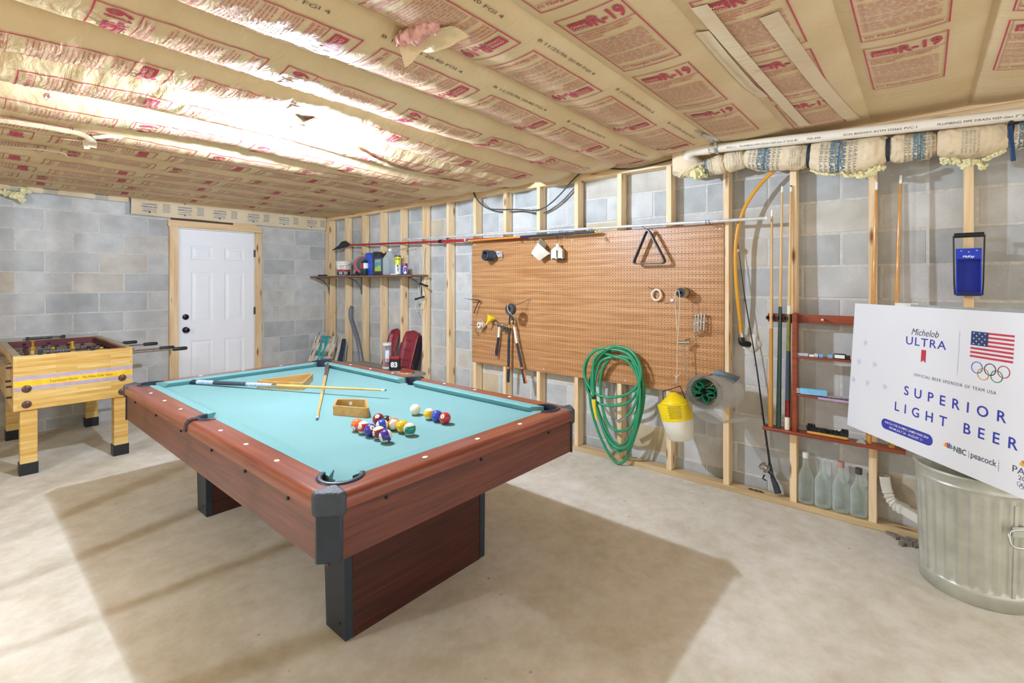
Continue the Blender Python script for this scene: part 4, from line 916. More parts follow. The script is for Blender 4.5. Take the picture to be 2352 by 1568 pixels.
# ---- looped cord with ring, trammel tool, clamps
M_cord = plain('white_cord', 'd8cfba', .8)
t = thing('looped_cord', onp(1556, 660, -.13), 'white looped cord hanging down the pegboard to the yellow and white trap', 'cord')
xc = -.135
m = MB(); m.tube(smoothpath([onp(u, v, xc) for u, v in ((1555, 760), (1551, 700), (1550, 676), (1555, 668), (1560, 670), (1561, 700), (1558, 760), (1556, 790), (1555, 850), (1554, 866))], 6), .0026, 6)
m.build('cord', M_cord, t, smooth=60); m = MB(); m.tube(smoothpath([onp(u, v, xc-.004) for u, v in ((1550, 862), (1556, 872), (1551, 878), (1553, 868), (1562, 860))], 5), .0035, 6); m.build('knot', M_cord, t, smooth=60)
m = MB(); m.tube([onp(1552, 812, xc)+Vector((0, .009*cos(a_), .011*sin(a_))) for a_ in [2*pi*i/20 for i in range(20)]], .003, 6, closed=True); m.build('brass_ring', plain('dull_brass', 'b7a98a', .35, .7), t, smooth=60)
c = onp(1545, 690); o = MB().box((XF-.012, c.y-.012, c.z-.012), (XF, c.y+.012, c.z+.012)); o.tube(smoothpath([c, onp(1540, 694, -.05), onp(1530, 697, -.09), onp(1527, 694, -.10)], 5), .003, 6); o = o.build('steel_hook_plate', M_steel, None, loc=c, smooth=40); tag(o, 'steel plate with a red tipped hook beside the looped cord', 'hook')
a, b = onp(1556, 786, -.10), onp(1584, 785, -.06); t = thing('tee_tool', a, 'steel tee handled tool hanging beside the cord on the lower pegboard', 'tool')
MB().cyl(a, b, .0125, n=16).build('handle', M_steel, t, smooth=50); MB().cyl(b, b+(b-a).normalized()*.004, .011, n=16).build('dark_end', M_black, t); MB().cyl(onp(1570, 790, -.08), onp(1577, 858, -.08), .0045, n=8).build('shank', M_steel, t); MB().tube(smoothpath([onp(1574, 781), onp(1580, 778, -.04), onp(1586, 778, -.03)], 4), .0025, 6).build('wire', M_hook, t)
t = thing('steel_bracket', onp(1606, 745, -.05), 'bundle of bright steel brackets hanging on the right side of the pegboard', 'brackets')
for k, (u, v) in enumerate(((1597, 744), (1604, 742), (1611, 740), (1618, 741))):
    m = MB(); a = onp(u, v-17, -.05); b = onp(u-2, v+18, -.055); m.bar(a, b, .013, .004, up=(1, .3, 0)); m.bar(b, b+Vector((.0, .02, -.012)), .004, .03, up=(1, 0, 0)); m.cyl(a+Vector((-.004, 0, .004)), a+Vector((.02, 0, .004)), .007, n=10); m.bar(a.lerp(b, .45)+Vector((-.01, 0, 0)), a.lerp(b, .52)+Vector((.03, -.01, 0)), .02, .004); m.build('bracket', M_steel, t, bevel=.001, seg=1)
hook([onp(1606, 728), onp(1600, 728, -.05), onp(1592, 727, -.07), onp(1590, 729, -.07)], 'wire hook carrying the steel brackets')
# ---- left side of the pegboard
t = thing('paint_scraper', onp(1098, 690, -.05), 'rusty tool with a long flat blade hanging at the left edge of the pegboard', 'scraper')
MB().tube([onp(1066, 685, -.10), onp(1085, 688, -.07), onp(1099, 689, -.05), onp(1104, 694, -.045)], [.001, .004, .007, .004], 6).build('blade', M_dsteel, t); MB().tube(smoothpath([onp(1101, 690, -.05), onp(1096, 700, -.05), onp(1091, 712, -.06), onp(1089, 719, -.06)], 5), .0055, 8).build('handle', M_dsteel, t)
hook([onp(1106, 689), onp(1102, 691, -.03), onp(1098, 688, -.07)], 'wire hook carrying the flat bladed tool')
c = onp(1105, 746, -.07); t = thing('twine_spool', c, 'small white spool of twine on a long hook at the left of the pegboard', 'spool')
Rx90 = V3((-1, .15, 0)).normalized().to_track_quat('Z', 'Y').to_matrix()
MB().lathe([(.012, -.028), (.03, -.028), (.03, .03), (.012, .03), (.012, -.028)], 24, 0, c, Rx90, caps=False).build('twine', plain('white_twine', 'e2dccd', .9, scale=150, bmp=.6), t, smooth=50)
MB().tube(smoothpath([c+Vector((-.02, .028, .02)), c+Vector((-.025, .005, .05)), c+Vector((-.01, -.025, .045)), c+Vector((0, -.03, .015)), c+Vector((-.01, -.028, -.03)), c+Vector((-.03, -.01, -.07))], 6), .0022, 6).build('loose_end', M_cord, t)
hook([(XF, c.y-.01, c.z+.004), (-.08, c.y, c.z), (-.17, c.y+.02, c.z+.002), (-.19, c.y+.022, c.z+.014)], 'long wire hook carrying the twine spool')
a, b = onp(1114, 742, -.13), onp(1130, 732, -.05); ax = (b-a).normalized(); Rf = Vector((.35, -.45, .82)).normalized().to_track_quat('Z', 'Y').to_matrix()
c = onp(1124, 734, -.09); o = MB().lathe([(.006, -.062), (.009, -.03), (.012, -.018), (.044, .032), (.046, .038), (.043, .038), (.010, -.016), (.005, -.06)], 28, 0, c, Rf, caps=False).build('yellow_funnel', M_yellow, None, loc=c, smooth=50); tag(o, 'small yellow plastic funnel hanging beside the twine spool', 'funnel')
hook([onp(1136, 740), onp(1132, 738, -.05), onp(1126, 738, -.10)], 'wire hook carrying the yellow funnel')
a, b = onp(1089, 752, -.03), onp(1098, 770, -.02); o = MB().tube([a, b], .006, 10).build('brass_tube', plain('old_brass', '8a7a58', .4, .6), None, loc=a, smooth=50); tag(o, 'small brass tube fixed below the twine spool', 'tube')
t = thing('claw_hammer', onp(1147, 750, -.045), 'claw hammer with white and navy handle hanging on the pegboard', 'hammer')
xh = -.05; MB().tube([onp(1147, 751, xh), onp(1145, 775, xh)], [.011, .0125], 10).build('white_handle', M_white, t, smooth=50); MB().tube([onp(1145, 774, xh), onp(1143, 790, xh), onp(1140.5, 806, xh), onp(1140, 815, xh)], [.0135, .0125, .015, .014], 10).build('grip', M_navy, t, smooth=50); MB().tube([onp(1140, 813, xh), onp(1140, 818, xh)], [.0145, .012], 10).build('grip_end', plain('blue_rubber', '4a5fd0', .5), t)
m = MB().tube(smoothpath([onp(1137, 741, xh), onp(1141, 742, xh), onp(1147, 744, xh), onp(1155, 746, xh), onp(1165, 750, xh)], 5), [.0135]*5+[.0105]*5+[.0135]*5+[.009]*3+[.006]*2+[.003]*1, 10); m.build('hammer_head', M_steel, t, smooth=50)
hook([onp(1152, 748), onp(1146, 749, -.04), onp(1139, 747, -.08)], 'wire hook carrying the claw hammer')
rw = random.Random(4); c = onp(1163, 755, -.04); m = MB()
for k in range(9): m.tube(smoothpath([c+Vector((rw.uniform(-.025, .02), rw.uniform(-.05, .05), rw.uniform(-.03, .03))) for _ in range(5)], 4), .0035, 6)
o = m.build('rusty_chain', plain('rusty_wire', '6f6252', .6, .5, var=.5, scale=90), None, loc=c, smooth=60); tag(o, 'tangled bundle of rusty wire between the hammer and the loppers', 'wire')
t = thing('loppers', onp(1176, 745, -.06), 'long handled loppers with navy grips and orange rings on the pegboard', 'loppers')
x1 = -.07
MB().tube([onp(1171, 722, x1), onp(1170, 748, x1)], [.008, .009], 8).build('left_shank', M_dsteel, t); MB().tube([onp(1174, 722, x1-.01), onp(1180, 748, x1)], [.012, .008], 8).build('right_shank', M_dsteel, t); MB().cyl(onp(1176, 738, x1-.018), onp(1176, 738, x1+.006), .009, n=12).build('pivot_bolt', M_steel, t)
for nm, pts in (('left', ((1170, 746), (1170, 752), (1169, 778), (1168, 842), (1168, 846), (1167, 877))), ('right', ((1180, 746), (1181, 751), (1187, 788), (1199, 843), (1200, 847), (1206, 880)))):
    P = [onp(u, v, x1) for u, v in pts]; am = plain('amber_pole', 'd9962f', .35)
    MB().cyl(P[0], P[1], .012, n=12).build('orange_collar', am, t); MB().cyl(P[1], P[2], .0115, n=12).build('white_tube' if nm == 'right' else 'grey_tube', M_white if nm == 'right' else M_dsteel, t); MB().tube([P[2], P[3]], [.0125, .0135], 12).build('grip', M_navy, t); MB().cyl(P[3], P[4], .0155, n=12).build('orange_ring', plain('orange_rubber', 'e07b2c', .5), t); MB().tube([P[4], P[5]], [.0135, .0145], 12).build('lower_grip', M_navy, t)
MB().tube([onp(1203, 850, x1-.012), onp(1210, 881, x1-.012)], [.006, .008], 8).build('orange_stripe', plain('orange_rubber', 'e07b2c', .5), t)
c = onp(1173, 710, -.20); t = thing('black_tape_roll', c, 'black tape roll hanging on a long rod above the loppers', 'tape')
Rr = V3((-1, .1, .05)).normalized().to_track_quat('Z', 'Y').to_matrix()
MB().lathe([(.022, -.022), (.05, -.022), (.052, -.018), (.052, .018), (.05, .022), (.022, .022), (.019, .016), (.019, -.016), (.022, -.022)], 32, 0, c, Rr, caps=False).build('tape', plain('grey_black_tape', '44474c', .45), t, smooth=40)
MB().tube(smoothpath([c+Vector((-.03, -.005, .05)), c+Vector((-.03, .01, .04)), c+Vector((-.032, .005, .0)), c+Vector((-.03, -.015, -.03)), c+Vector((-.0, -.03, -.06)), c+Vector((.08, -.02, -.11))], 6), .003, 6).build('cord_loop', M_cord, t)
p = onp(1217, 687); o = hook([p, p.lerp(c+Vector((.0, -.012, .021)), .5), c+Vector((-.02, -.006, .0215)), c+Vector((-.04, 0, .03))], 'long straight rod hook carrying the black tape roll'); m = MB().box((XF-.01, p.y-.011, p.z-.011), (XF, p.y+.011, p.z+.011)).build('base_plate', M_steel, o)
# ---- green garden hose on a hook
M_hose = plain('green_hose', '2f9468', .35, var=.08)
hx = -.075; HP = []
loops = [(1341, 1472, 796, 932, .0, 0), (1352, 1470, 800, 1036, -.012, 8), (1344, 1474, 790, 912, -.02, -4), (1360, 1476, 794, 1022, .012, 2), (1346, 1478, 791, 1064, .02, 4), (1356, 1466, 803, 1030, -.016, 10), (1374, 1474, 800, 990, .006, -2)]
for i, (ul, ur, vt, vb, dx, sk) in enumerate(loops):
    uc = .5*(ul+ur); wu = .5*(ur-ul); h_ = vb-vt; lng = min(1, max(0, (h_-120)/140))
    for k in range(16):
        a_ = 2*pi*k/16; f_ = .5-.5*cos(a_)          # 0 at the top, 1 at the bottom
        wd = wu*(1-.50*lng*max(0, f_-.35)/.65)*(1 if lng > .3 else 1); 
        HP.append(PX(uc+(sk+6*lng)*f_+wd*abs(sin(a_))**.8*(1 if sin(a_) > 0 else -1)+2*sin(3*a_+i), vt+h_*f_+3*i*(1-f_), hx+dx+.012*sin(2*a_+i)))
t = thing('garden_hose', PX(1408, 800, hx), 'coiled green garden hose hanging on the lower pegboard', 'hose')
end = [PX(u, v, hx-.03) for u, v in ((1368, 820), (1362, 860), (1363, 900), (1364, 912))]; end2 = [PX(1408, 800, hx-.01), PX(1385, 850, hx-.03), PX(1382, 930, hx-.03)]
MB().tube(smoothpath(end[::-1]+HP, 7), .0105, 10).build('hose', M_hose, t, smooth=60)
MB().cyl(end[-1]+Vector((0, 0, .01)), end[-1]-Vector((0, 0, .018)), .014, n=12).build('collar', M_black, t); MB().tube([end[-1]-Vector((0, 0, .015)), PX(1366, 940, hx-.03), PX(1370, 962, hx-.03)], [.016, .012, .01], 12).build('yellow_nozzle', M_yellow, t); MB().cyl(PX(1420, 968, hx-.03), PX(1438, 957, hx-.03), .013, n=12).build('steel_coupling', M_steel, t); MB().tube(smoothpath([PX(1436, 958, hx-.03), PX(1450, 945, hx-.03), PX(1463, 915, hx-.028), PX(1470, 870, hx-.02), PX(1466, 840, hx-.01)], 6), .0105, 10).build('hose_end', M_hose, t, smooth=60)
hook([PX(1425, 812, XF), PX(1410, 810, -.06), PX(1395, 806, -.12), PX(1385, 800, -.15)], 'strong wire hook carrying the green garden hose', r=.004)
# ---- yellow and white hanging trap
c = PX(1555, 950, -.14); Rt = Matrix.Rotation(radians(-11), 3, 'X'); t = thing('insect_trap', c, 'yellow and white plastic insect trap hanging from a cord below the pegboard', 'insect trap')
lob = lambda a_, z: 1+.10*abs(cos(1.5*a_+.5))**3
MB().lathe([(0, -.178), (.07, -.178), (.084, -.165), (.104, -.03), (.104, -.01)], 40, 0, c, Rt, rad=lob).build('white_jar', plain('milky_plastic', 'e8e3d2', .45, var=.03), t, smooth=50)
MB().lathe([(.1045, -.035), (.106, .0), (.112, .068), (.110, .075), (.09, .082)], 40, 0, c, Rt, rad=lob, caps=False).build('yellow_body', M_yellow, t, smooth=50); MB().lathe([(.1, .082), (.098, .088), (.05, .125), (.018, .15), (0, .152)], 40, 0, c, Rt).build('yellow_lid', M_yellow, t, smooth=40)
m = MB(); cd_ = (CAM-c); a0 = atan2(cd_.y, cd_.x)-.12
for i in range(9):
    for j in range(8):
        a_ = a0+(i-4)*.085+(.04 if j % 2 else 0); z = -.01+j*.0115; r = .1075*lob(a_, z)*(1+.07*(z+.01)/.08)
        q = c+Rt @ Vector((r*cos(a_), r*sin(a_), z)); nn = Rt @ Vector((cos(a_), sin(a_), 0)); m.cyl(q-nn*.006, q+nn*.0012, .0026, n=6)
h = m.build('vent_holes', plain('dark_hole', '6b5c16', .8), t, smooth=0); h['kind'] = 'stuff'
MB().tube([c+Rt @ Vector((0, .085, .08)), c+Rt @ Vector((0, .075, .16)), c+Rt @ Vector((0, -.06, .19)), c+Rt @ Vector((0, -.085, .08))], .0035, 6).build('wire_handle', M_black, t)
# ---- roll of wire mesh with green plastic inside
def meshmat():
    m, nt, b = newmat('wire_mesh'); b.inputs['Base Color'].default_value = srgb('e2e2de'); b.inputs['Metallic'].default_value = .3; b.inputs['Roughness'].default_value = .4
    uv = N(nt, 'ShaderNodeTexCoord'); mp = N(nt, 'ShaderNodeMapping'); mp.inputs['Scale'].default_value = (110, 110, 110); mp.inputs['Rotation'].default_value = (0, 0, radians(45)); nt.links.new(uv.outputs['UV'], mp.inputs[0])
    br = N(nt, 'ShaderNodeTexBrick'); br.offset = 0; br.inputs['Scale'].default_value = 1; br.inputs['Brick Width'].default_value = .5; br.inputs['Row Height'].default_value = .5; br.inputs['Mortar Size'].default_value = .07; br.inputs['Mortar Smooth'].default_value = 0
    nt.links.new(mp.outputs[0], br.inputs[0]); tr = N(nt, 'ShaderNodeBsdfTransparent'); mx = N(nt, 'ShaderNodeMixShader'); nt.links.new(br.outputs['Fac'], mx.inputs[0]); nt.links.new(tr.outputs[0], mx.inputs[1]); nt.links.new(b.outputs[0], mx.inputs[2])
    nt.links.new(mx.outputs[0], nt.nodes['Material Output'].inputs[0]); return m
c = PX(1630, 892, -.17); t = thing('wire_mesh_roll', c, 'loose roll of fine wire mesh stuffed with green plastic, hung below the pegboard', 'wire mesh')
m = MB(); m.uv = []; turns = 4.6; n = 190; ln = 0; last = None; x0, x1_ = -.30, -.06
for i in range(n+1):
    f_ = i/n; a_ = 1.9+2*pi*turns*f_; g_ = max(0, f_-.76)/.24; r = .088+.030*f_+.036*g_; p = Vector((0, r*cos(a_)*-1-.045*g_, r*sin(a_)-.055*g_)); ln += (p-last).length if last else 0; last = p
    for j in range(5):
        xx = x0+(x1_-x0)*j/4; m.v.append((xx, c.y+p.y-.06*(j/4), c.z+p.z-.03*j/4)); m.uv.append((ln, .24*j/4))
m.f = [(i*5+j, (i+1)*5+j, (i+1)*5+j+1, i*5+j+1) for i in range(n) for j in range(4)]; m.m = [0]*len(m.f)
m.build('mesh_sheet', meshmat(), t, smooth=80)
m = MB(); P = [V3(m_) for m_ in []]
edge = [];
for i in range(n+1):
    f_ = i/n; a_ = 1.9+2*pi*turns*f_; g_ = max(0, f_-.76)/.24; r = .088+.030*f_+.036*g_; edge.append((x0, c.y-r*cos(a_)-.045*g_, c.z+r*sin(a_)-.055*g_))
m.tube(edge, .002, 5); m.build('mesh_edge', M_steel, t, smooth=60)
rg = random.Random(9); m = MB(); M_gpl = plain('green_sheet', '0f6b4a', .35, var=.15)
for k in range(7):
    a_ = rg.uniform(0, 6.28); r = rg.uniform(.0, .05); path = [Vector((0, .078*cos(a_+s*.8)*(1-.7*abs(s)), .078*sin(a_+s*.8)*(1-.7*abs(s)))) for s in (-1, -.5, 0, .5, 1)]
    path = smoothpath(path, 4)
    m.grid(lambda a2, b2: (lambda q: (-.29+.2*b2+.02*q.y, c.y+q.y, c.z+q.z))(path[min(int(a2*(len(path)-1)+.5), len(path)-1)]), 16, 3)
o = m.build('green_plastic', M_gpl, t, smooth=60); s_ = o.modifiers.new('s', 'SOLIDIFY'); s_.thickness = .003
m = MB(); tp_ = [PX(u, v, -.19) for u, v in ((1632, 858), (1652, 848), (1688, 872), (1678, 886))]; m.add([tp_[0], tp_[1], tp_[2]+Vector((.12, 0, 0)), tp_[3]+Vector((.08, 0, 0))], [(0, 1, 2, 3)]); o = m.build('grey_tape_flap', plain('duct_tape', '7d8793', .4), t); s_ = o.modifiers.new('s', 'SOLIDIFY'); s_.thickness = .002
hook([(XF+.02, c.y, c.z+.06), (-.1, c.y, c.z+.085), (-.26, c.y+.01, c.z+.086), (-.29, c.y+.01, c.z+.1)], 'long hook carrying the roll of wire mesh', r=.004)
# ---- white cord with black handles on the stud left of the pegboard
t = thing('jump_rope', PX(972, 565, -.02), 'white cord with two black handles hanging on a stud left of the pegboard', 'cord')
for pts in (((969, 566), (966, 600), (962, 650), (960, 680), (955, 700), (957, 715), (966, 712), (972, 700), (974, 680), (970, 655)), ((972, 566), (973, 600), (971, 640), (966, 660), (964, 680)), ((976, 566), (974, 600), (976, 640), (974, 655)), ((966, 690), (968, 705), (970, 720), (967, 712))):
    MB().tube(smoothpath([PX(u, v, -.015-.004*i) for i, (u, v) in enumerate(pts)], 5), .0036, 6).build('cord', M_cord, t, smooth=60)
for a, b in (((964, 651), (982, 657)), ((954, 687), (974, 681))): MB().tube([PX(*a, -.05), PX(*a, -.05).lerp(PX(*b, -.05), .5), PX(*b, -.05)], [.012, .009, .012], 10).build('handle', M_black, t, smooth=50)
# ---- cable along the top plate
M_cab = plain('grey_cable', '4a4a48', .6)
def cable(name, pts, r, label, cat='cable', group=None, mat=M_cab):
    o = MB().tube(smoothpath(pts, 7), r, 8).build(name, mat, None, loc=pts[0], smooth=60); tag(o, label, cat, group); return o
cable('power_cable', [PX(u, v, x) for u, v, x in ((1086, 436, -.0), (1092, 452, -.02), (1104, 467, -.025), (1122, 479, -.02), (1150, 481, -.01), (1190, 481, -.02), (1228, 483, -.02), (1255, 474, -.02), (1285, 448, -.02), (1315, 414, -.02), (1338, 394, -.015), (1357, 387, -.01), (1400, 387, -.01), (1448, 388, -.01), (1500, 378, -.02), (1545, 366, -.04), (1575, 360, -.08))], .0065, 'grey cable swagging below the top plate above the pegboard')
cable('thin_cable', [PX(u, v, .06) for u, v in ((1095, 455), (1115, 476), (1150, 487), (1200, 485), (1235, 492), (1260, 484), (1290, 463), (1320, 432), (1350, 408))], .005, 'thin dark cable running behind the studs above the pegboard')
# ================================================================ SHELF ON THE STUDS AND WHAT STANDS ON IT
ST = 1.520; M_shelf = wood('dark_shelf_board', '6f4c33', '8f6848', 'y', knots=False)
sh = thing('wall_shelf', (-.12, 1.8, ST), 'dark brown board shelf on grey brackets fixed to the studs', 'shelf')
MB().box((-.25, .70, ST-.022), (-.001, 2.90, ST)).build('shelf_board', M_shelf, sh, bevel=.002)
M_brk = plain('grey_bracket', '6e747b', .4, .5)
for y in (2.84, 2.03, .82):
    m = MB(); m.box((-.005, y-.012, ST-.24), (-.001, y+.012, ST-.023)); m.box((-.2, y-.012, ST-.028), (-.001, y+.012, ST-.0225)); m.tube(smoothpath([(-.18, y, ST-.03), (-.10, y, ST-.06), (-.03, y, ST-.13), (-.006, y, ST-.22)], 5), .006, 6); m.build('bracket', M_brk, sh)
def onshelf(u, x=-.13): return Vector((x, PX(u, 620, x).y, ST))
def px2m(p): return FPX/((p-CAM).dot(FW))      # pixels per metre at p
def label_T(c, r, a0): return lambda a, b, k=0: Vector((c.x+(r+.0006+k)*cos(a0+a/r), c.y+(r+.0006+k)*sin(a0+a/r), c.z+b))
def face_ang(c): d = CAM-c; return atan2(d.y, d.x)
def band(m, T, w, b0, b1, n=14, k=0): m.grid(lambda p, q: T(-w/2+w*p, b0+(b1-b0)*q), n, 1)
o = MB().lathe([(.0, 0), (.058, 0), (.06, .018), (.056, .02), (.054, .006), (0, .006)], 32, 0, onshelf(741, -.17)).build('jar_lid', M_black, None, loc=onshelf(741, -.17), smooth=40); tag(o, 'flat black lid lying at the far left end of the shelf', 'lid')
c = onshelf(790); t = thing('plastic_bucket', c, 'white plastic bucket with red and black label on the shelf', 'bucket')
MB().lathe([(0, 0), (.083, 0), (.099, .165), (.107, .167), (.107, .185), (.1, .187), (0, .187)], 40, 0, c).build('bucket_body', M_white, t, smooth=40)
a0 = face_ang(c); bt = lambda k: (lambda a, b: Vector((c.x+(.0845+b*.1+k)*cos(a0+a/.09), c.y+(.0845+b*.1+k)*sin(a0+a/.09), c.z+b)))
m = MB(); m.grid(lambda p, q: bt(.0006)(-.11+.2*p, .006+.05*q), 20, 1); lb = m.build('black_label', M_black, t); m = MB(); m.grid(lambda p, q: bt(.0007)(-.11+.2*p, .058+.022*q), 20, 1); m.build('red_label', M_red, t)
m = MB(); m.text('HYDRAULIC CEMENT', bt(.0012), .016, -.01, .125, align='C', width=.07); m.text('STOPS WATER', bt(.0012), .014, -.01, .108, align='C', width=.06); m = MB()
for z in (.112, .126): 
    for k in range(3): m.grid(lambda p, q: bt(.001)(-.05+.028*k+.022*p, z+.006*q), 2, 1)
m.build('small_print', M_red, t); m = MB()
for z in (.02, .032, .044): m.grid(lambda p, q: bt(.0014)(-.07+.05*p, z+.005*q), 4, 1); m.grid(lambda p, q: bt(.0014)(0+.05*p, z+.005*q), 4, 1)
m.build('white_print', M_wht, t); MB().tube(smoothpath([bt(.01)(-.06, .07), bt(.012)(-.02, .09), bt(.012)(.03, .13), bt(.01)(.07, .155)], 5), .0025, 6).build('bail_handle', M_steel, t)
c = onshelf(818, -.17); o = MB().prism([(-.06, -.04), (.05, -.045), (.07, .03), (-.03, .045)], 0, .03, T=lambda a, b, z: c+Vector((b, a, z*(1-.3*(a+.06)/.13)))).build('dark_wedge', plain('dark_slate', '3b444e', .6), None, loc=c, bevel=.004); tag(o, 'low dark grey wedge lying beside the white bucket on the shelf', 'wedge')
c = onshelf(833, -.07)+Vector((0, 0, .135)); Rr = (CAM-c).normalized().to_track_quat('Z', 'Y').to_matrix(); t = thing('reel', c-Vector((0, 0, .135)), 'round black and red reel standing behind the green gas bottle', 'reel')
MB().lathe([(.03, -.03), (.105, -.03), (.11, -.02), (.11, .02), (.105, .03), (.03, .03), (.03, -.03)], 36, 0, c, Rr, caps=False).build('red_rim', M_red, t, smooth=40); MB().lathe([(0, .034), (.03, .036), (.085, .034), (.088, .03)], 36, 0, c+Rr @ Vector((.012, .010, 0)), Rr, caps=False).build('black_face', M_black, t, smooth=40)
m = MB().bar(c+Vector((-.01, .05, -.02)), c+Vector((-.05, .1, -.134)), .03, .02); m.build('stand_leg', M_black, t); MB().bar(c+Vector((-.02, -.03, -.07)), c+Vector((-.03, -.06, -.134)), .05, .03).build('stand_leg', M_black, t); m = MB().bar(c+Vector((-.028, .055, -.03)), c+Vector((-.062, .098, -.125)), .006, .004).build('brass_strip', plain('old_brass', '8a7a58', .4, .6), t)
c = onshelf(838, -.17); t = thing('gas_bottle', c, 'dark green gas bottle with a red and white label on the shelf', 'gas bottle')
MB().lathe([(0, 0), (.045, 0), (.05, .008), (.05, .145), (.044, .165), (.025, .178), (.012, .182), (.012, .2), (0, .2)], 32, 0, c).build('cylinder', plain('dark_green_paint', '1f3a38', .35), t, smooth=40)
a0 = face_ang(c); LT = label_T(c, .05, a0); m = MB(); band(m, LT, .13, .085, .15); m.build('white_label', M_wht, t); m = MB(); m.grid(lambda p, q: LT(-.06+.045*p, .085+.065*q, .0006), 6, 1); m.build('red_label', M_red, t)
def jug(name, u, x, w, d, h, mat, label, capmat, handle=True, cat='jug'):
    c = onshelf(u, x); t = thing(name, c, label, cat)
    P = [(-w/2, 0), (w/2, 0), (w/2, h*.72), (w*.30, h*.9), (w*.16, h*.93), (-.05*w, h*.97), (-w*.42, h*.97), (-w/2, h*.88)]
    P = [(q.x, q.y) for q in roundpoly(P, .012, 3)]
    m = MB().prism(P, -d/2, d/2, T=lambda a, b, z: c+Vector((z, -a, b))); m.build('jug_body', mat, t, bevel=.012, seg=3, smooth=40)
    MB().cyl(c+Vector((0, -w*.24, h*.9)), c+Vector((0, -w*.24, h*1.0)), .02, n=16).build('screw_cap', capmat, t, smooth=40)
    if handle: MB().prism([(q.x, q.y) for q in roundpoly([(-w*.36, h*.76), (-.02*w, h*.80), (-.02*w, h*.89), (-w*.36, h*.9)], .01, 3)], -d/2-.002, -d/2+.004, T=lambda a, b, z: c+Vector((z, -a, b))).build('grip_recess', M_black, t)
    return t, c
t, c = jug('blue_jug', 856, -.10, .16, .11, .285, plain('blue_plastic', '2f55c8', .4), 'blue plastic jug standing left of the black jug on the shelf', M_white, False)
t, c = jug('black_jug', 876, -.155, .20, .12, .285, plain('black_jug_plastic', '1f2733', .35), 'black plastic jug with a yellow green label on the shelf', plain('amber_cap', 'e0a92e', .4))
xl = c.x-.0615; yl = c.y-.01; TL = lambda a, b: (xl, yl-a, c.z+b)
lb = MB().box((xl, yl-.075, c.z+.045), (xl+.003, yl+.055, c.z+.19)).build('label', plain('teal_label', '5f94b0', .4), t)
m = MB().add([TL(-.05, .047), TL(.07, .047), TL(.07, .1), (TL(.03, .12)), TL(-.0, .1), TL(-.05, .085)], [(0, 5, 4, 3, 2, 1)]); m.v = [(x-.0006, y, z) for x, y, z in m.v]; m.build('label_green', plain('label_green', 'b5cc3a', .4), lb); m = MB()
m.text('30 SECONDS', lambda a, b: (xl-.0008, yl-a, c.z+b), .03, .01, .152, align='C', width=.105, bold=.02); m.build('label_text', plain('label_yellow', 'e6dc5a', .4), lb, smooth=0)
c = onshelf(896, -.16); t = thing('clear_jug', c, 'clear plastic jug half full of blue liquid on the shelf', 'jug')
M_clr = clear('cloudy_plastic', 'c9d2d2', alpha=.45); M_blq = clear('blue_liquid', '4f8fc4', alpha=.85, rough=.1)
sqr = lambda a_, z: 1/max(abs(cos(a_)), abs(sin(a_)))**.55
MB().lathe([(0, .001), (.064, .001), (.069, .012), (.069, .185), (.06, .215), (.03, .255), (.019, .272), (.019, .285)], 32, 0, c, rad=lambda a_, z: sqr(a_, z) if z < .2 else 1+(sqr(a_, z)-1)*max(0, (.26-z)/.06), caps=False).build('jug_body', M_clr, t, smooth=40)
MB().lathe([(0, .004), (.062, .004), (.067, .012), (.067, .098), (0, .098)], 32, 0, c, rad=sqr).build('blue_liquid', M_blq, t, smooth=40); MB().lathe([(.021, .275), (.022, .3), (0, .301)], 20, 0, c).build('screw_cap', M_white, t)
MB().tube(smoothpath([c+Vector((-.05, .0, .19)), c+Vector((-.045, .0, .235)), c+Vector((-.02, 0, .265))], 4), .009, 8).build('handle', M_clr, t)
o = MB().prism([(-.04, -.03), (.05, -.02), (.06, .02), (-.03, .03)], 0, .012, T=lambda a, b, z: onshelf(903, -.235)+Vector((b*.4, -a, z))).build('paper_rag', M_wht, None, loc=onshelf(903, -.235), bevel=.004); tag(o, 'crumpled white scrap lying in front of the clear jug on the shelf', 'scrap')
c = onshelf(914, -.12); t = thing('spray_can', c, 'tall yellow and white spray can with a green cap on the shelf', 'spray can')
MB().lathe([(0, 0), (.034, 0), (.034, .13)], 28, 0, c).build('white_lower', M_wht, t, smooth=40); MB().lathe([(.0342, .115), (.0342, .205), (.03, .212), (.0, .212)], 28, 0, c).build('yellow_upper', plain('acid_yellow', 'dfe03a', .35), t, smooth=40); MB().lathe([(.034, .208), (.034, .222), (0, .224)], 28, 0, c).build('green_cap', plain('dark_green_paint', '1f3a38', .35), t, smooth=40); MB().lathe([(.035, 0), (.035, .01)], 28, 0, c).build('green_base', plain('leaf_green', '3f8a4a', .4), t)
LT = label_T(c, .034, face_ang(c)); m = MB(); m.text('WASP', lambda a, b: LT(a, b, .0006), .03, 0, .17, align='C', bold=.02, width=.05); m.grid(lambda p, q: LT(-.004+.009*p, .04+.05*q, .0005), 1, 2); m.grid(lambda p, q: LT(-.012+.018*p, .095+.02*q, .0005), 2, 1); m.build('print', M_black, t, smooth=0)
c = onshelf(929, -.12); t = thing('oil_additive_can', c, 'short blue and white oval label can at the right end of the shelf', 'can')
MB().lathe([(0, 0), (.036, 0), (.036, .128), (.033, .13), (.0, .13)], 28, 0, c).build('blue_can', plain('label_blue', '2f4aa0', .35), t, smooth=40); MB().lathe([(.0363, .108), (.0363, .124)], 28, 0, c, caps=False).build('red_band', M_red, t, smooth=40)
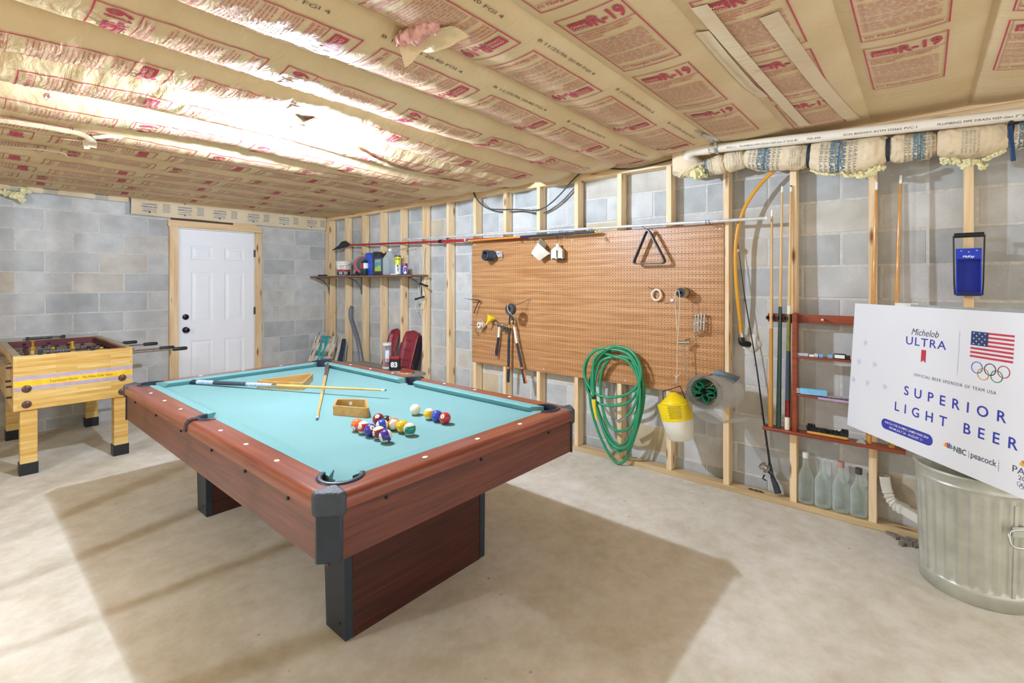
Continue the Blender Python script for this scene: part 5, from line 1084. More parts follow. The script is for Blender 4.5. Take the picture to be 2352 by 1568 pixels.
LT = label_T(c, .036, face_ang(c)+.3); m = MB(); m.add([LT(0, .055)]+[LT(.026*cos(q*pi/12), .055+.045*sin(q*pi/12)) for q in range(24)], [(0, 1+q, 1+(q+1) % 24) for q in range(24)]); lb = m.build('white_oval', M_wht, t); m = MB(); m.text('OIL', lambda a, b: LT(a, b, .0007), .018, 0, .045, align='C', bold=.02); m.grid(lambda p, q: LT(-.012+.022*p, .07+.018*q, .0007), 2, 1); m.build('oval_print', M_red, lb, smooth=0)
# ================================================================ CORNER: LAWN CHAIR, HOSE, BENCH, RAMPS
t = thing('folded_lawn_chair', (-.25, 2.6, 0), 'folded lawn chair with cream and teal webbing leaning in the corner', 'lawn chair')
M_alu = plain('aluminium_tube', 'c2c2be', .3, .9); M_web = plain('cream_webbing', 'c9c2b0', .8); M_teal = plain('teal_webbing', '2f9aa0', .8)
A = PX(704, 842, -.42); B_ = PX(727, 772, -.30); Cc = PX(775, 775, -.17); D_ = PX(757, 846, -.24)
A2 = A+(A-B_)*1.0; D2 = D_+(D_-Cc)*1.0
def chp(a, b, k=0): p = A2.lerp(D2, a).lerp(B_.lerp(Cc, a), b); return p+Vector((-.75, -.62, .2)).normalized()*k
fr = MB().tube(smoothpath([chp(0, 0), chp(0, .5), chp(0, .96), chp(.05, 1), chp(.95, 1), chp(1, .96), chp(1, .5), chp(1, 0)], 5), .011, 8).build('tube_frame', M_alu, t, smooth=60)
MB().tube(smoothpath([chp(-.05, .1, -.06), chp(-.04, .8, -.05), chp(.02, 1.08, -.03)], 5), .011, 8).build('rear_leg', M_alu, t, smooth=60)
def weave(a0, b0, a1, b1, w, mat, ph, nm):
    m = MB(); hor = abs(a1-a0) > abs(b1-b0)
    def fn(p, q):
        a = a0+(a1-a0)*p+(0 if hor else w*(q-.5)); b = b0+(b1-b0)*p+(w*.8*(q-.5) if hor else 0)
        return chp(a, b, .014+.008*sin((p*8+ph)*pi))
    m.grid(fn, 24, 2); o = m.build(nm, mat, t, smooth=60); s_ = o.modifiers.new('s', 'SOLIDIFY'); s_.thickness = .003
for i, b in enumerate((.22, .42, .62, .83)): weave(-.02, b, 1.02, b, .17, M_web, i % 2, 'cross_web')
for i, (a, mt) in enumerate(((.15, M_web), (.38, M_teal), (.58, M_teal), (.85, M_web))): weave(a, .0, a, 1.0, .14, mt, (i+1) % 2, 'long_web')
for a in (.38, .58): MB().tube([chp(a-.07, 1.0, 0), chp(a+.07, 1.0, 0)], .016, 10).build('web_loop', M_teal, t)
for a in (.15, .85): MB().tube([chp(a-.07, 1.0, 0), chp(a+.07, 1.0, 0)], .016, 10).build('web_loop', M_web, t)
t = thing('folding_camp_chair', (-.12, 2.45, 0), 'second folded chair with cream flat arms behind the teal webbed lawn chair', 'lawn chair')
P1, P2 = PX(768, 842, -.20), PX(785, 772, -.12); M_arm = plain('cream_arm', 'cdc5b0', .5)
MB().bar(P1+(P1-P2)*1.1, P2, .045, .02, up=(1, 0, 0)).build('flat_arm', M_arm, t, bevel=.004); P3, P4 = PX(778, 845, -.15), PX(789, 778, -.10); MB().bar(P3+(P3-P4)*1.1, P4, .03, .06, up=(1, 0, 0)).build('dark_cloth', plain('navy_mesh_cloth', '33405a', .8, scale=120, var=.5), t, bevel=.003)
for (u0, u1) in ((786, 795), (791, 797)): p, q = PX(u0, 845, -.10), PX(u1, 785, -.06); MB().tube([p+(p-q)*1.3, q], .008, 8).build('leg_tube', M_alu, t, smooth=60)
P = [PX(u, v, x) for u, v, x in ((809, 704, -.02), (806, 712, -.03), (806, 728, -.04), (812, 748, -.05), (819, 770, -.065), (825, 795, -.075), (829, 820, -.08))]
P += [P[-1]+(P[-1]-P[-2])*k+Vector((0, 0, 0)) for k in (.8, 1.8)]
o = MB().tube(smoothpath(P, 6), .028, 14).build('vacuum_hose', plain('grey_hose', '70767d', .4), None, loc=P[-1], smooth=60); tag(o, 'thick grey plastic hose standing against the studs behind the bench', 'hose')
M_grayw = wood('weathered_grey_wood', '837d6f', 'a9a292', 'y', knots=False, rough=.8)
bz_ = .475; b0 = PX(803, 815, -.30); b1 = PX(957, 838, -.30); yb0, yb1 = b0.y, b1.y
bt_ = b1.z
t = thing('wooden_bench', (-.25, (yb0+yb1)/2, 0), 'weathered grey wooden bench standing against the studs beside the pool table', 'bench')
for k, (x0, x1, dy) in enumerate(((-.43, -.30, 0), (-.29, -.16, .08))): 
    p = [(x0, yb0-dy), (x1, yb0-dy*1.2), (x1, yb1+.02), (x0+.03, yb1+.03), (x0, yb1+.12)]
    MB().prism(p, bz_-.028, bz_).build('bench_plank', M_grayw, t, bevel=.003)
MB().box((-.41, yb1+.05, bz_-.09), (-.345, yb0-.1, bz_-.03)).build('side_rail', M_grayw, t)
for y, s in ((yb0-.17, 1), (yb1+.33, 1)):
    for x, dx in ((-.40, -.04), (-.20, .03)):
        MB().bar((x, y, bz_-.03), (x+dx, y+.03*s, 0), .085, .035, up=(1, 0, 0)).build('leg', M_grayw, t, bevel=.002)
def onbench(u, x=-.25): p = PX(u, 800, x); return Vector((x, p.y, bz_))
c = onbench(889, -.28); t = thing('plastic_tube_canister', c, 'tall clear canister with red and blue contents standing on the bench', 'canister'); pm = px2m(c)
hc = 58/pm; rc = 9.8/pm
MB().lathe([(0, 0), (rc*1.05, 0), (rc*1.05, .018), (rc, .02), (0, .021)], 28, 0, c).build('white_base', M_white, t); MB().lathe([(0, .022), (rc*.93, .022), (rc*.93, hc*.42)], 28, 0, c).build('red_contents', M_red, t, smooth=40); MB().lathe([(rc*.93, hc*.42), (rc*.93, hc*.76), (0, hc*.78)], 28, 0, c, caps=False).build('pale_blue_contents', plain('pale_blue', 'aab9d6', .4), t, smooth=40)
MB().lathe([(rc, .02), (rc, hc-.022)], 28, 0, c, caps=False).build('clear_wall', clear('clear_plastic', 'd9dcda', alpha=.2), t, smooth=40); MB().lathe([(rc*1.06, hc-.025), (rc*1.06, hc), (rc*.95, hc+.004), (0, hc+.002)], 28, 0, c).build('white_lid', M_white, t, smooth=40)
LT = label_T(c, rc, face_ang(c)-.25); m = MB(); m.grid(lambda p, q: LT(-.005+.04*p, hc*.28+hc*.44*q, .001), 6, 1); lb = m.build('white_label', M_wht, t); m = MB()
for k in range(5): m.grid(lambda p, q: LT(.006+.0042*k+.0026*p, hc*.30+hc*.1*q, .0016), 1, 1)
m.build('barcode', M_black, lb)
c = onbench(907, -.30); t = thing('red_black_box', c, 'small black and red product box standing beside the canister on the bench', 'box')
Rb = Matrix.Rotation(radians(38), 3, 'Z'); T = lambda a, b, z: c+Rb @ Vector((a, b, z))
MB().box((-.035, -.055, 0), (.035, .055, .125), T=T).build('black_carton', M_black, t, bevel=.002); MB().box((-.0355, -.0555, .1255), (.0355, .0555, .152), T=T).build('red_top', M_red, t, bevel=.003)
m = MB(); m.text('83', lambda a, b: T(a*0-.0358, -.0-a, b), .075, 0, .04, align='C', bold=.05); m.text('GRIP', lambda a, b: T(b*0+a, -.0558, b), .02, 0, .05, align='C'); m.build('lettering', M_wht, t, smooth=0)
c = onbench(934, -.33); t = thing('ping_pong_paddle', c, 'red ping pong paddle stack with striped handles lying on the bench end', 'paddle')
MB().lathe([(0, .018), (.073, .018), (.073, .03), (0, .03)], 32, 0, c).build('red_rubber', plain('orange_red_rubber', 'c2472f', .6), t, smooth=40); MB().lathe([(0, .0), (.076, .0), (.077, .017), (0, .018)], 32, 0, c+Vector((-.01, .01, 0)), rad=lambda a_, z: 1+.02*sin(14*a_)).build('striped_edge', plain('cream_edge', 'd8cbb0', .6, scale=60, var=.6), t, smooth=40)
for dy, a_ in ((.03, 2.6), (.0, 2.2)): 
    d_ = Vector((cos(a_), sin(a_), 0)); MB().bar(c+d_*.06+Vector((0, 0, .012)), c+d_*.15+Vector((0, 0, .012)), .022, .018).build('handle', plain('striped_handle', 'b9a88a', .5, scale=50, var=.7), t, bevel=.004)
M_rampr = plain('dark_red_plastic', '8e2a35', .45, var=.1)
for i, (u0, u1, vtop) in enumerate(((896, 918, 753), (927, 962, 757))):
    p = PX(u0, vtop, .04); q = PX(u1, vtop+6, .04); yl_, yr_ = p.y, q.y
    if i == 0: yr_ = yl_-.19
    hh = p.z; wv = yl_-yr_
    t = thing('car_ramp', (.0, (yl_+yr_)/2, 0), ['red plastic car ramp leaning behind a stud and the clear canister', 'red plastic car ramp with dark side leaning right of the stud behind the bench'][i], 'ramp', None)
    lean = .07
    def T(a, b, k, yl_=yl_, wv=wv, hh=hh): return Vector((.085-.27*(1-b)-k, yl_-a*wv, b*hh))
    m = MB(); prof = [(0, .06), (.05, .03), (.22, .0), (.78, .0), (.95, .03), (1, .06)]
    m.grid(lambda b, a: (lambda aa: T(aa, b*(1-.06*abs(aa-.5)), (.02 if .2 < aa < .8 else .05*(1-abs(aa-.5)*.4))*(1 if b < .96 else .5)))(a), 12, 10)
    o = m.build('ramp_surface', M_rampr, t, smooth=30); s_ = o.modifiers.new('s', 'SOLIDIFY'); s_.thickness = .008; s_.offset = 1
    for k in range(7): MB().bar(T(.24, .12+.125*k, .026), T(.76, .12+.125*k, .026), .012, .008).build('tread_rib', M_rampr, t)
    if i == 1: MB().bar((-.15, yr_-.016, .003), (.075, yr_-.016, hh*.93), .03, .04, up=(1, 0, 0)).build('dark_side', plain('black_purple', '2b2233', .5), t)
# ================================================================ CUE RACK
M_rackred = wood('red_rack_wood', '76301c', 'a04a2b', 'y', scale=20, stretch=.06, knots=False, rough=.35)
yl, yr = -2.722, -3.30
t = thing('cue_rack', (-.02, -3.0, .5), 'reddish brown wooden cue rack with shelves fixed to the studs', 'cue rack'); rack = t
MB().box((-.018, -3.42, 1.178), (-.001, yl, 1.232)).build('top_rail', M_rackred, t, bevel=.002); MB().box((-.075, -2.898, .50), (-.001, -2.872, 1.24)).build('upright', M_rackred, t, loc=(-.04, -2.885, .5), bevel=.003)
MB().box((-.095, -3.42, .490), (-.001, yl+.015, .508)).build('base_board', M_rackred, t, bevel=.003)
for z in (.978, .742): MB().box((-.075, -3.42, z-.014), (-.001, -2.8985, z)).build('shelf', M_rackred, t, bevel=.002)
for y in (-2.742, -2.805, -2.856): 
    m = MB()
    for s in (-1, 1): m.bar((-.018, y+s*.017, 1.205), (-.055, y+s*.019, 1.205), .022, .005, up=(0, 1, 0))
    m.build('cue_clip', M_black, t)
MB().cyl((-.018, -3.03, 1.205), (-.06, -3.03, 1.207), .006, .0075, 10).build('peg', M_steel, t)
M_gshaft = plain('green_lacquer', '1f3d33', .2, coat=.5); M_gbutt = plain('green_marble', '7c7d3c', .25, scale=30, var=.3, coat=.4); M_bluew = plain('blue_speckled_wrap', '3a4858', .7, scale=300, var=.5)
def wcue(u, vt, secs, label, xb=-.055, xt=-.012, zb=.5085, r=1.0, len_=None):
    b = PX(u[0], 970, xb); b.z = zb; tp = PX(u[1], vt, xt); return cue(tp, b, secs, label, 'cues on the wall')
M_maplez = wood('maple_upright', 'c89a5a', 'e0bd84', 'z', scale=8, knots=False, rough=.3); M_honey = wood('honey_butt', 'b87a30', 'd09a4a', 'z', scale=8, knots=False, rough=.3)
wcue((1770, 1773), 482, [(.03, .006, .0064, M_ferr, 'ferrule'), (.55, .0064, .011, M_maplez, 'shaft'), (1, .011, .0145, M_honey, 'butt')], 'plain honey coloured cue standing at the left of the cue rack')
wcue((1788, 1796.5), 428, [(.025, .006, .0064, M_ferr, 'ferrule'), (.5, .0064, .0105, M_maplez, 'shaft'), (1, .011, .0152, M_gshaft, 'butt')], 'cue with dark green butt standing in the middle of the cue rack')
c3 = wcue((1808, 1817), 426, [(.005, .006, .0062, M_black, 'tip'), (.025, .006, .0064, M_ferr, 'ferrule'), (.495, .0064, .0105, M_maplez, 'shaft'), (.53, .011, .0112, M_ivory, 'joint_collar'), (.68, .0112, .0125, M_gbutt, 'forearm'), (.88, .0125, .0142, M_bluew, 'wrap'), (.95, .0142, .0147, plain('red_inlay', '7a1f26', .25, scale=70, var=.6), 'inlay'), (1, .0148, .0152, M_ivory, 'butt_cap')], 'cue with green forearm, blue wrap and ivory butt cap on the rack')
for (u0, u1, vt, lab) in ((2005, 2013.5, 418, 'glossy amber cue leaning along the stud behind the white sign'), (2059, 2069, 403, 'glossy amber cue standing against the blocks right of the other amber cue')):
    tp = PX(u1, vt, -.01); b = PX(u0, 700, -.03); b = b+(b-tp)*((b.z-.5085)/(tp.z-b.z)); cue(tp, b, [(.03, .0062, .0066, M_ferr, 'ferrule'), (.4, .0066, .0105, plain('amber_gloss', 'cf9543', .15, coat=.6), 'shaft'), (1, .0105, .0148, plain('amber_gloss', 'cf9543', .15, coat=.6), 'butt')], lab, 'cues on the wall')
# small things on the rack shelves
def rbox(name, u0, u1, z, h, d, mat, label, cat='box', x=-.045):
    a = PX(u0, 810, x-d/2).y; b = PX(u1, 810, x-d/2).y; o = MB().box((x-d/2, b, z), (x+d/2, a, z+h)).build(name, mat, None, loc=(x, (a+b)/2, z), bevel=.002); tag(o, label, cat); return o
M_ltb = plain('chalk_blue', '7fb2dc', .6)
rbox('clear_case', 1831, 1856, .978, .018, .035, plain('pale_case', 'b9c3d2', .2), 'flat clear plastic case at the left of the upper rack shelf', 'case')
rbox('paper_scrap', 1858, 1870, .978, .012, .03, M_wht, 'small white paper piece beside the clear case on the rack', 'paper')
rbox('chalk_cube', 1870, 1879, .978, .020, .022, plain('pale_chalk', 'c6d4df', .6), 'pale chalk cube, first from the left on the upper rack shelf', 'chalk')
rbox('chalk_cube', 1881, 1891, .978, .020, .022, M_ltb, 'blue chalk cube, second from the left on the upper rack shelf', 'chalk')
rbox('chalk_cube', 1901, 1913, .978, .022, .022, M_ltb, 'blue chalk cube beside the white edged domino box', 'chalk')
b_ = rbox('small_carton', 1915, 1942, .978, .03, .03, M_black, 'small black box with a white front on the upper rack shelf', 'box')
a = PX(1917, 810, -.061); e = PX(1940, 810, -.061); MB().box((-.0612, e.y, .983), (-.060, a.y, 1.003)).build('white_front', M_wht, b_)
rbox('round_case', 1943, 1952, .978, .024, .028, M_black, 'small black case at the right end of the upper rack shelf', 'case')
a = PX(1835, 890, -.07); b2 = PX(1900, 905, -.045); t = thing('open_carton', (-.05, (a.y+b2.y)/2, .742), 'long light blue open carton on the middle rack shelf', 'box')
MB().bar((-.055, a.y-.005, .763), (-.04, b2.y, .763), .038, .036).build('blue_carton', plain('light_blue_carton', '7fc0e6', .4), t, bevel=.002); MB().bar((-.057, a.y+.014, .764), (-.055, a.y-.004, .764), .036, .032).build('silver_flap', plain('silver_card', 'a9adb0', .35, .5), t)
m = MB(); rr = random.Random(6)
for k in range(6): m.bar((-.05+rr.uniform(-.01, .01), -3.03-.025*k, .747), (-.05+rr.uniform(-.012, .012), -3.06-.025*k, .750), .014, .006)
o = m.build('metal_bits', plain('grey_metal_bits', '9fb0bd', .4, .4), None, loc=(-.05, -3.08, .742)); tag(o, 'row of small grey metal pieces beside the light blue carton', 'metal pieces')
o = MB().box((-.082, -3.30, .730), (-.0765, -3.01, .7415)).build('lilac_strip', plain('lilac_card', 'b79ac2', .6), None, loc=(-.08, -3.1, .735)); tag(o, 'lilac paper strip along the middle rack shelf edge', 'strip')
ba, bb = PX(1853, 972, -.06), PX(1949, 990, -.06); t = thing('table_brush', (-.06, (ba.y+bb.y)/2, .508), 'wooden pool table brush with black bristles on the rack base', 'brush')
MB().prism([(q.x, q.y) for q in roundpoly([(ba.y, -.018), (bb.y, -.018), (bb.y, .018), (ba.y, .018)], .012, 4)], .509, .526, T=lambda a, b, z: Vector((-.055+b, a, z))).build('wooden_back', plain('varnished_wood', 'd2a04a', .3, coat=.4), t, bevel=.004)
m = MB(); rr = random.Random(8); L_ = ba.y-bb.y
for k in range(46):
    y = ba.y-.004-L_*.96*k/45; hh = .038 if k < 9 or k > 38 else .022
    for x in (-.068, -.058, -.048, -.04): m.cyl((x, y, .526), (x+rr.uniform(-.006, .006), y+rr.uniform(-.006, .006), .526+hh+rr.uniform(-.004, .004)), .0035, .002, 5)
o = m.build('bristles', M_black, t, smooth=0); o['kind'] = 'stuff'
o = MB().prism([(0, 0), (.05, 0), (.03, .03), (.012, .018)], 0, .02, T=lambda a, b, z: PX(1966, 1004, -.085)+Vector((z, -a, b-.0))).build('foil_scrap', plain('silver_card', 'a9adb0', .35, .5), None, loc=PX(1966, 1004, -.085)); o.location.z = .5085; tag(o, 'small white and silver scrap on the rack base right of the brush', 'scrap')
# ================================================================ FISHING ROD
t = thing('fishing_rod', PX(1780, 1120, .03), 'black fishing rod with a spinning reel leaning on the blocks between studs', 'fishing rod')
rp_ = [PX(u, v, x) for u, v, x in ((1692, 545, .06), (1697, 578, .06), (1712, 690, .058), (1737, 838, .055), (1752, 950, .05), (1762, 1020, .045), (1768, 1065, .04))]
MB().tube(smoothpath(rp_, 5), [.0016+.006*(i/30)**1.1 for i in range(31)], 8).build('rod_blank', M_black, t, smooth=60)
MB().tube([rp_[-1], PX(1773, 1090, .037), PX(1776, 1100, .035)], [.010, .011, .014], 10).build('reel_seat', M_navy, t, smooth=50); MB().tube([PX(1774, 1096, .035), PX(1781, 1112, .032), PX(1787, 1132, .03)], [.013, .018, .021], 12).build('butt_grip', plain('dark_foam', '3a3f45', .8), t, smooth=50)
for i in (2, 3, 4, 5): MB().tube([rp_[i]+Vector((-.012, .007*cos(a_), .007*sin(a_))) for a_ in [2*pi*k/12 for k in range(12)]], .0018, 5, closed=True).build('line_guide', M_dsteel, t)
c = PX(1757, 1074, -.0); m = MB(); Rr = Vector((-.3, .75, .6)).normalized().to_track_quat('Z', 'Y').to_matrix()
m.lathe([(0, -.018), (.026, -.018), (.028, -.008), (.02, -.005), (.02, .012), (.028, .016), (.022, .03), (0, .034)], 24, 0, c, Rr); rl = m.build('reel_spool', plain('nickel', 'b3aea4', .3, .9), t, smooth=40)
MB().tube([c-Rr @ Vector((0, 0, .02)), c-Rr @ Vector((0, 0, .045)), PX(1770, 1085, .03)], [.014, .016, .009], 10).build('reel_body', M_dsteel, t, smooth=50); MB().tube([PX(1756, 1090, .0), PX(1752, 1098, -.02), PX(1759, 1103, -.03)], .005, 8).build('reel_handle', M_black, t)
c = PX(1694.5, 572, .05); MB().lathe([(0, -.024), (.008, -.015), (.009, .0)], 14, 0, c).build('white_float', M_white, t, smooth=50); MB().lathe([(.009, .0), (.007, .01), (0, .016)], 14, 0, c).build('red_float', M_red, t, smooth=50)
# ================================================================ YELLOW GAS LINE AND FITTING
M_gas = plain('yellow_gas_line', 'e0a02c', .35, var=.06)
cable('gas_line', [PX(u, v, x) for u, v, x in ((1822, 368, -.02), (1800, 378, -.015), (1778, 392, -.01), (1745, 425, -.01), (1715, 468, -.01), (1697, 515, -.012), (1690, 560, -.012), (1689, 610, -.01), (1692, 660, .0), (1697, 710, .02), (1701, 745, .04), (1703, 768, .05))], .0125, 'yellow flexible gas line curving down the wall beside the pegboard', 'gas line', None, M_gas)
t = thing('gas_fitting', PX(1712, 785, .07), 'black elbow and white collar where the yellow gas line enters the blocks', 'fitting')
MB().cyl(PX(1702, 765, .05), PX(1704, 776, .05), .02, n=14).build('steel_nut', M_steel, t); MB().tube(smoothpath([PX(1704, 775, .05), PX(1703, 784, .045), PX(1708, 789, .06), PX(1722, 790, .09)], 4), .021, 12).build('black_elbow', M_black, t, smooth=60)
c = PX(1724, 788, .09); m = MB(); rr = random.Random(3)
m.lathe([(.02, -.012), (.05, -.006), (.062, .008)], 18, 0, c, V3((-1, 0, 0)).to_track_quat('Z', 'Y').to_matrix() @ Matrix.Rotation(pi, 3, 'X'), rad=lambda a_, z: 1+.12*sin(5*a_+1)+.08*sin(9*a_)); m.build('white_sealant', plain('white_sealant', 'e4e2dc', .7, bmp=.5), t, smooth=50)
# ================================================================ CAN CRUSHER
cy_ = -3.672; M_cblue = plain('blue_enamel', '1f3fc0', .3, var=.04); t = thing('can_crusher', (-.03, cy_, 1.36), 'blue metal can crusher with a black handle screwed to a stud', 'can crusher')
w2 = .046; z0, z1 = 1.362, 1.607
MB().box((-.006, cy_-w2, z0), (-.001, cy_+w2, z1)).build('back_plate', M_cblue, t)
for s in (-1, 1): MB().box((-.075, cy_+s*w2-.002, z0), (-.006, cy_+s*w2+.002, z1)).build('side_plate', M_cblue, t)
MB().box((-.075, cy_-w2+.002, z1-.05), (-.071, cy_+w2-.002, z1)).build('front_plate', M_cblue, t); MB().box((-.075, cy_-w2+.002, z0), (-.071, cy_+w2-.002, z0+.022)).build('bottom_plate', plain('navy_enamel', '16255c', .3), t); MB().box((-.07, cy_-w2+.003, z1-.056), (-.008, cy_+w2-.003, z1-.05)).build('press_plate', M_cblue, t)
m = MB(); m.text('McKay', lambda a, b: (-.0756, cy_-a, z1-.047+b), .016, 0, 0, align='C', bold=.03, shear=.25); m.build('lettering', M_wht, t, smooth=0)
for (y, z) in ((.028, -.012), (.0, -.018), (-.03, -.012)): MB().cyl((-.0755, cy_+y, z1+z), (-.078, cy_+y, z1+z), .004, n=10).build('rivet', M_steel, t)
for s in (-1, 1): 
    MB().tube([(-.06, cy_+s*(w2+.006), z0+.005), (-.06, cy_+s*(w2+.009), z0+.06), (-.085, cy_+s*(w2+.012), 1.672)], .0035, 8).build('lever_arm', M_black, t); MB().cyl((-.085, cy_+s*(w2+.004), 1.675), (-.085, cy_+s*(w2+.018), 1.675), .004, n=8).build('axle', M_steel, t)
MB().cyl((-.085, cy_-w2-.010, 1.675), (-.085, cy_+w2+.010, 1.675), .0125, n=16).build('handle_grip', M_black, t, smooth=50)
# ================================================================ PVC PIPE, DUCT, GAS PIPE NEAR THE CEILING
M_pvc = plain('white_pvc', 'ece4d4', .35, var=.03)
pa, pb_ = PX(1612, 344, -.17), PX(2352, 262, -.17); pe = pb_+(pb_-pa)*.25
t = thing('drain_pipe', pa, 'long white plastic drain pipe with an elbow running under the ceiling', 'pipe')
rpv = .030; dd = (pe-pa).normalized()
MB().cyl(pa, pe, rpv, n=24).build('pipe', M_pvc, t, smooth=50)
def pT(off): 
    vdir = (CAM-pa.lerp(pb_, .5)); vdir = (vdir-dd*vdir.dot(dd)).normalized(); side = vdir.cross(dd); side = -side if side.z < 0 else side
    return lambda a, b: pa+dd*(off+a)+ (vdir*cos((b-.010)/rpv)+side*sin((b-.010)/rpv))*(rpv+.0006)
for i, (o_, s_, w_) in enumerate(((.05, 'ASTM', .05), (.17, 'PVC-1', .05), (.25, 'PLUMBING PIPE DRAIN NSF-dwv 2" SCH 40', .32), (.62, '703-444', .07), (.80, 'SCH 40/DWV ASTM D2665 PVC-1', .32), (1.2, 'PLUMBING PIPE DRAIN NSF-dwv 2" SCH 40', .36), (1.62, '703-444', .06), (1.74, 'SCH 40/DWV ASTM', .2))): MB().text(s_, pT(o_), .016, 0, 0, width=w_).build('pipe_print', M_black, t, smooth=0)
el = [pa+dd*.02, pa, PX(1592, 346, -.17), PX(1583, 352, -.16), PX(1583, 362, -.13), PX(1592, 376, -.09)]
MB().cyl(pa+dd*.055, pa+dd*.0, .0365, n=20).build('socket', M_pvc, t, smooth=50); MB().tube(smoothpath(el[1:], 5), .036, 20).build('elbow', M_pvc, t, smooth=60); MB().cyl(PX(1583, 364, -.13), PX(1602, 380, -.09), .036, n=20).build('branch', plain('grey_pvc', 'd6d0c2', .4, var=.03), t, smooth=50)
q = pa+dd*.10; m = MB()
c1, c2 = PZ(1597, 301, 2.352), PZ(1615, 309, 2.352)
for P in ([c1, q+Vector((-.040, .0, .028)), q+Vector((-.036, 0, -.004)), q+Vector((-.018, 0, -.034)), q+Vector((.01, 0, -.034))], [c2, q+dd*.03+Vector((-.034, 0, .034)), q+dd*.03+Vector((-.005, 0, .033))]):
    for a, b in zip(P[:-1], P[1:]): m.bar(a, b, .018, .002, up=(1, 0, .3))
hs = m.build('strap_hanger', M_steel, t); m = MB()
for k in range(5): c = c1.lerp(q+Vector((-.040, .0, .028)), .1+.2*k); nn = (CAM-c).normalized(); m.cyl(c+nn*.001, c+nn*.003, .003, n=6)
m.build('strap_holes', M_black, hs)
# insulated duct in bulging wrapped segments
t = thing('wrapped_pipe', PX(1900, 360, -.07), 'long pipe wrapped in bulging kraft faced insulation below the drain pipe', 'insulated pipe')
dctr = [(1575, 382), (1592, 391), (1620, 386), (1663, 374), (1668, 373), (1690, 367), (1711, 362), (1716, 361), (1760, 362), (1857, 359), (1864, 358), (1950, 361), (2037, 344), (2045, 343), (2095, 338), (2150, 330), (2154, 329), (2230, 325), (2316, 310), (2324, 310), (2352, 304), (2420, 296)]
XD = -.075
def dpt(u):
    for (u0, v0), (u1, v1) in zip(dctr[:-1], dctr[1:]):
        if u0 <= u <= u1: return PX(u, v0+(v1-v0)*(u-u0)/(u1-u0), XD)
    return PX(u, dctr[-1][1], XD)
segs = [(1560, 1612, 34, 28), (1606, 1666, 15, 24), (1666, 1713, 24, 22), (1713, 1862, 28, 30), (1862, 2040, 41, 38), (2040, 2152, 32, 30), (2152, 2320, 37, 36), (2320, 2440, 34, 34)]
rk = random.Random(12)
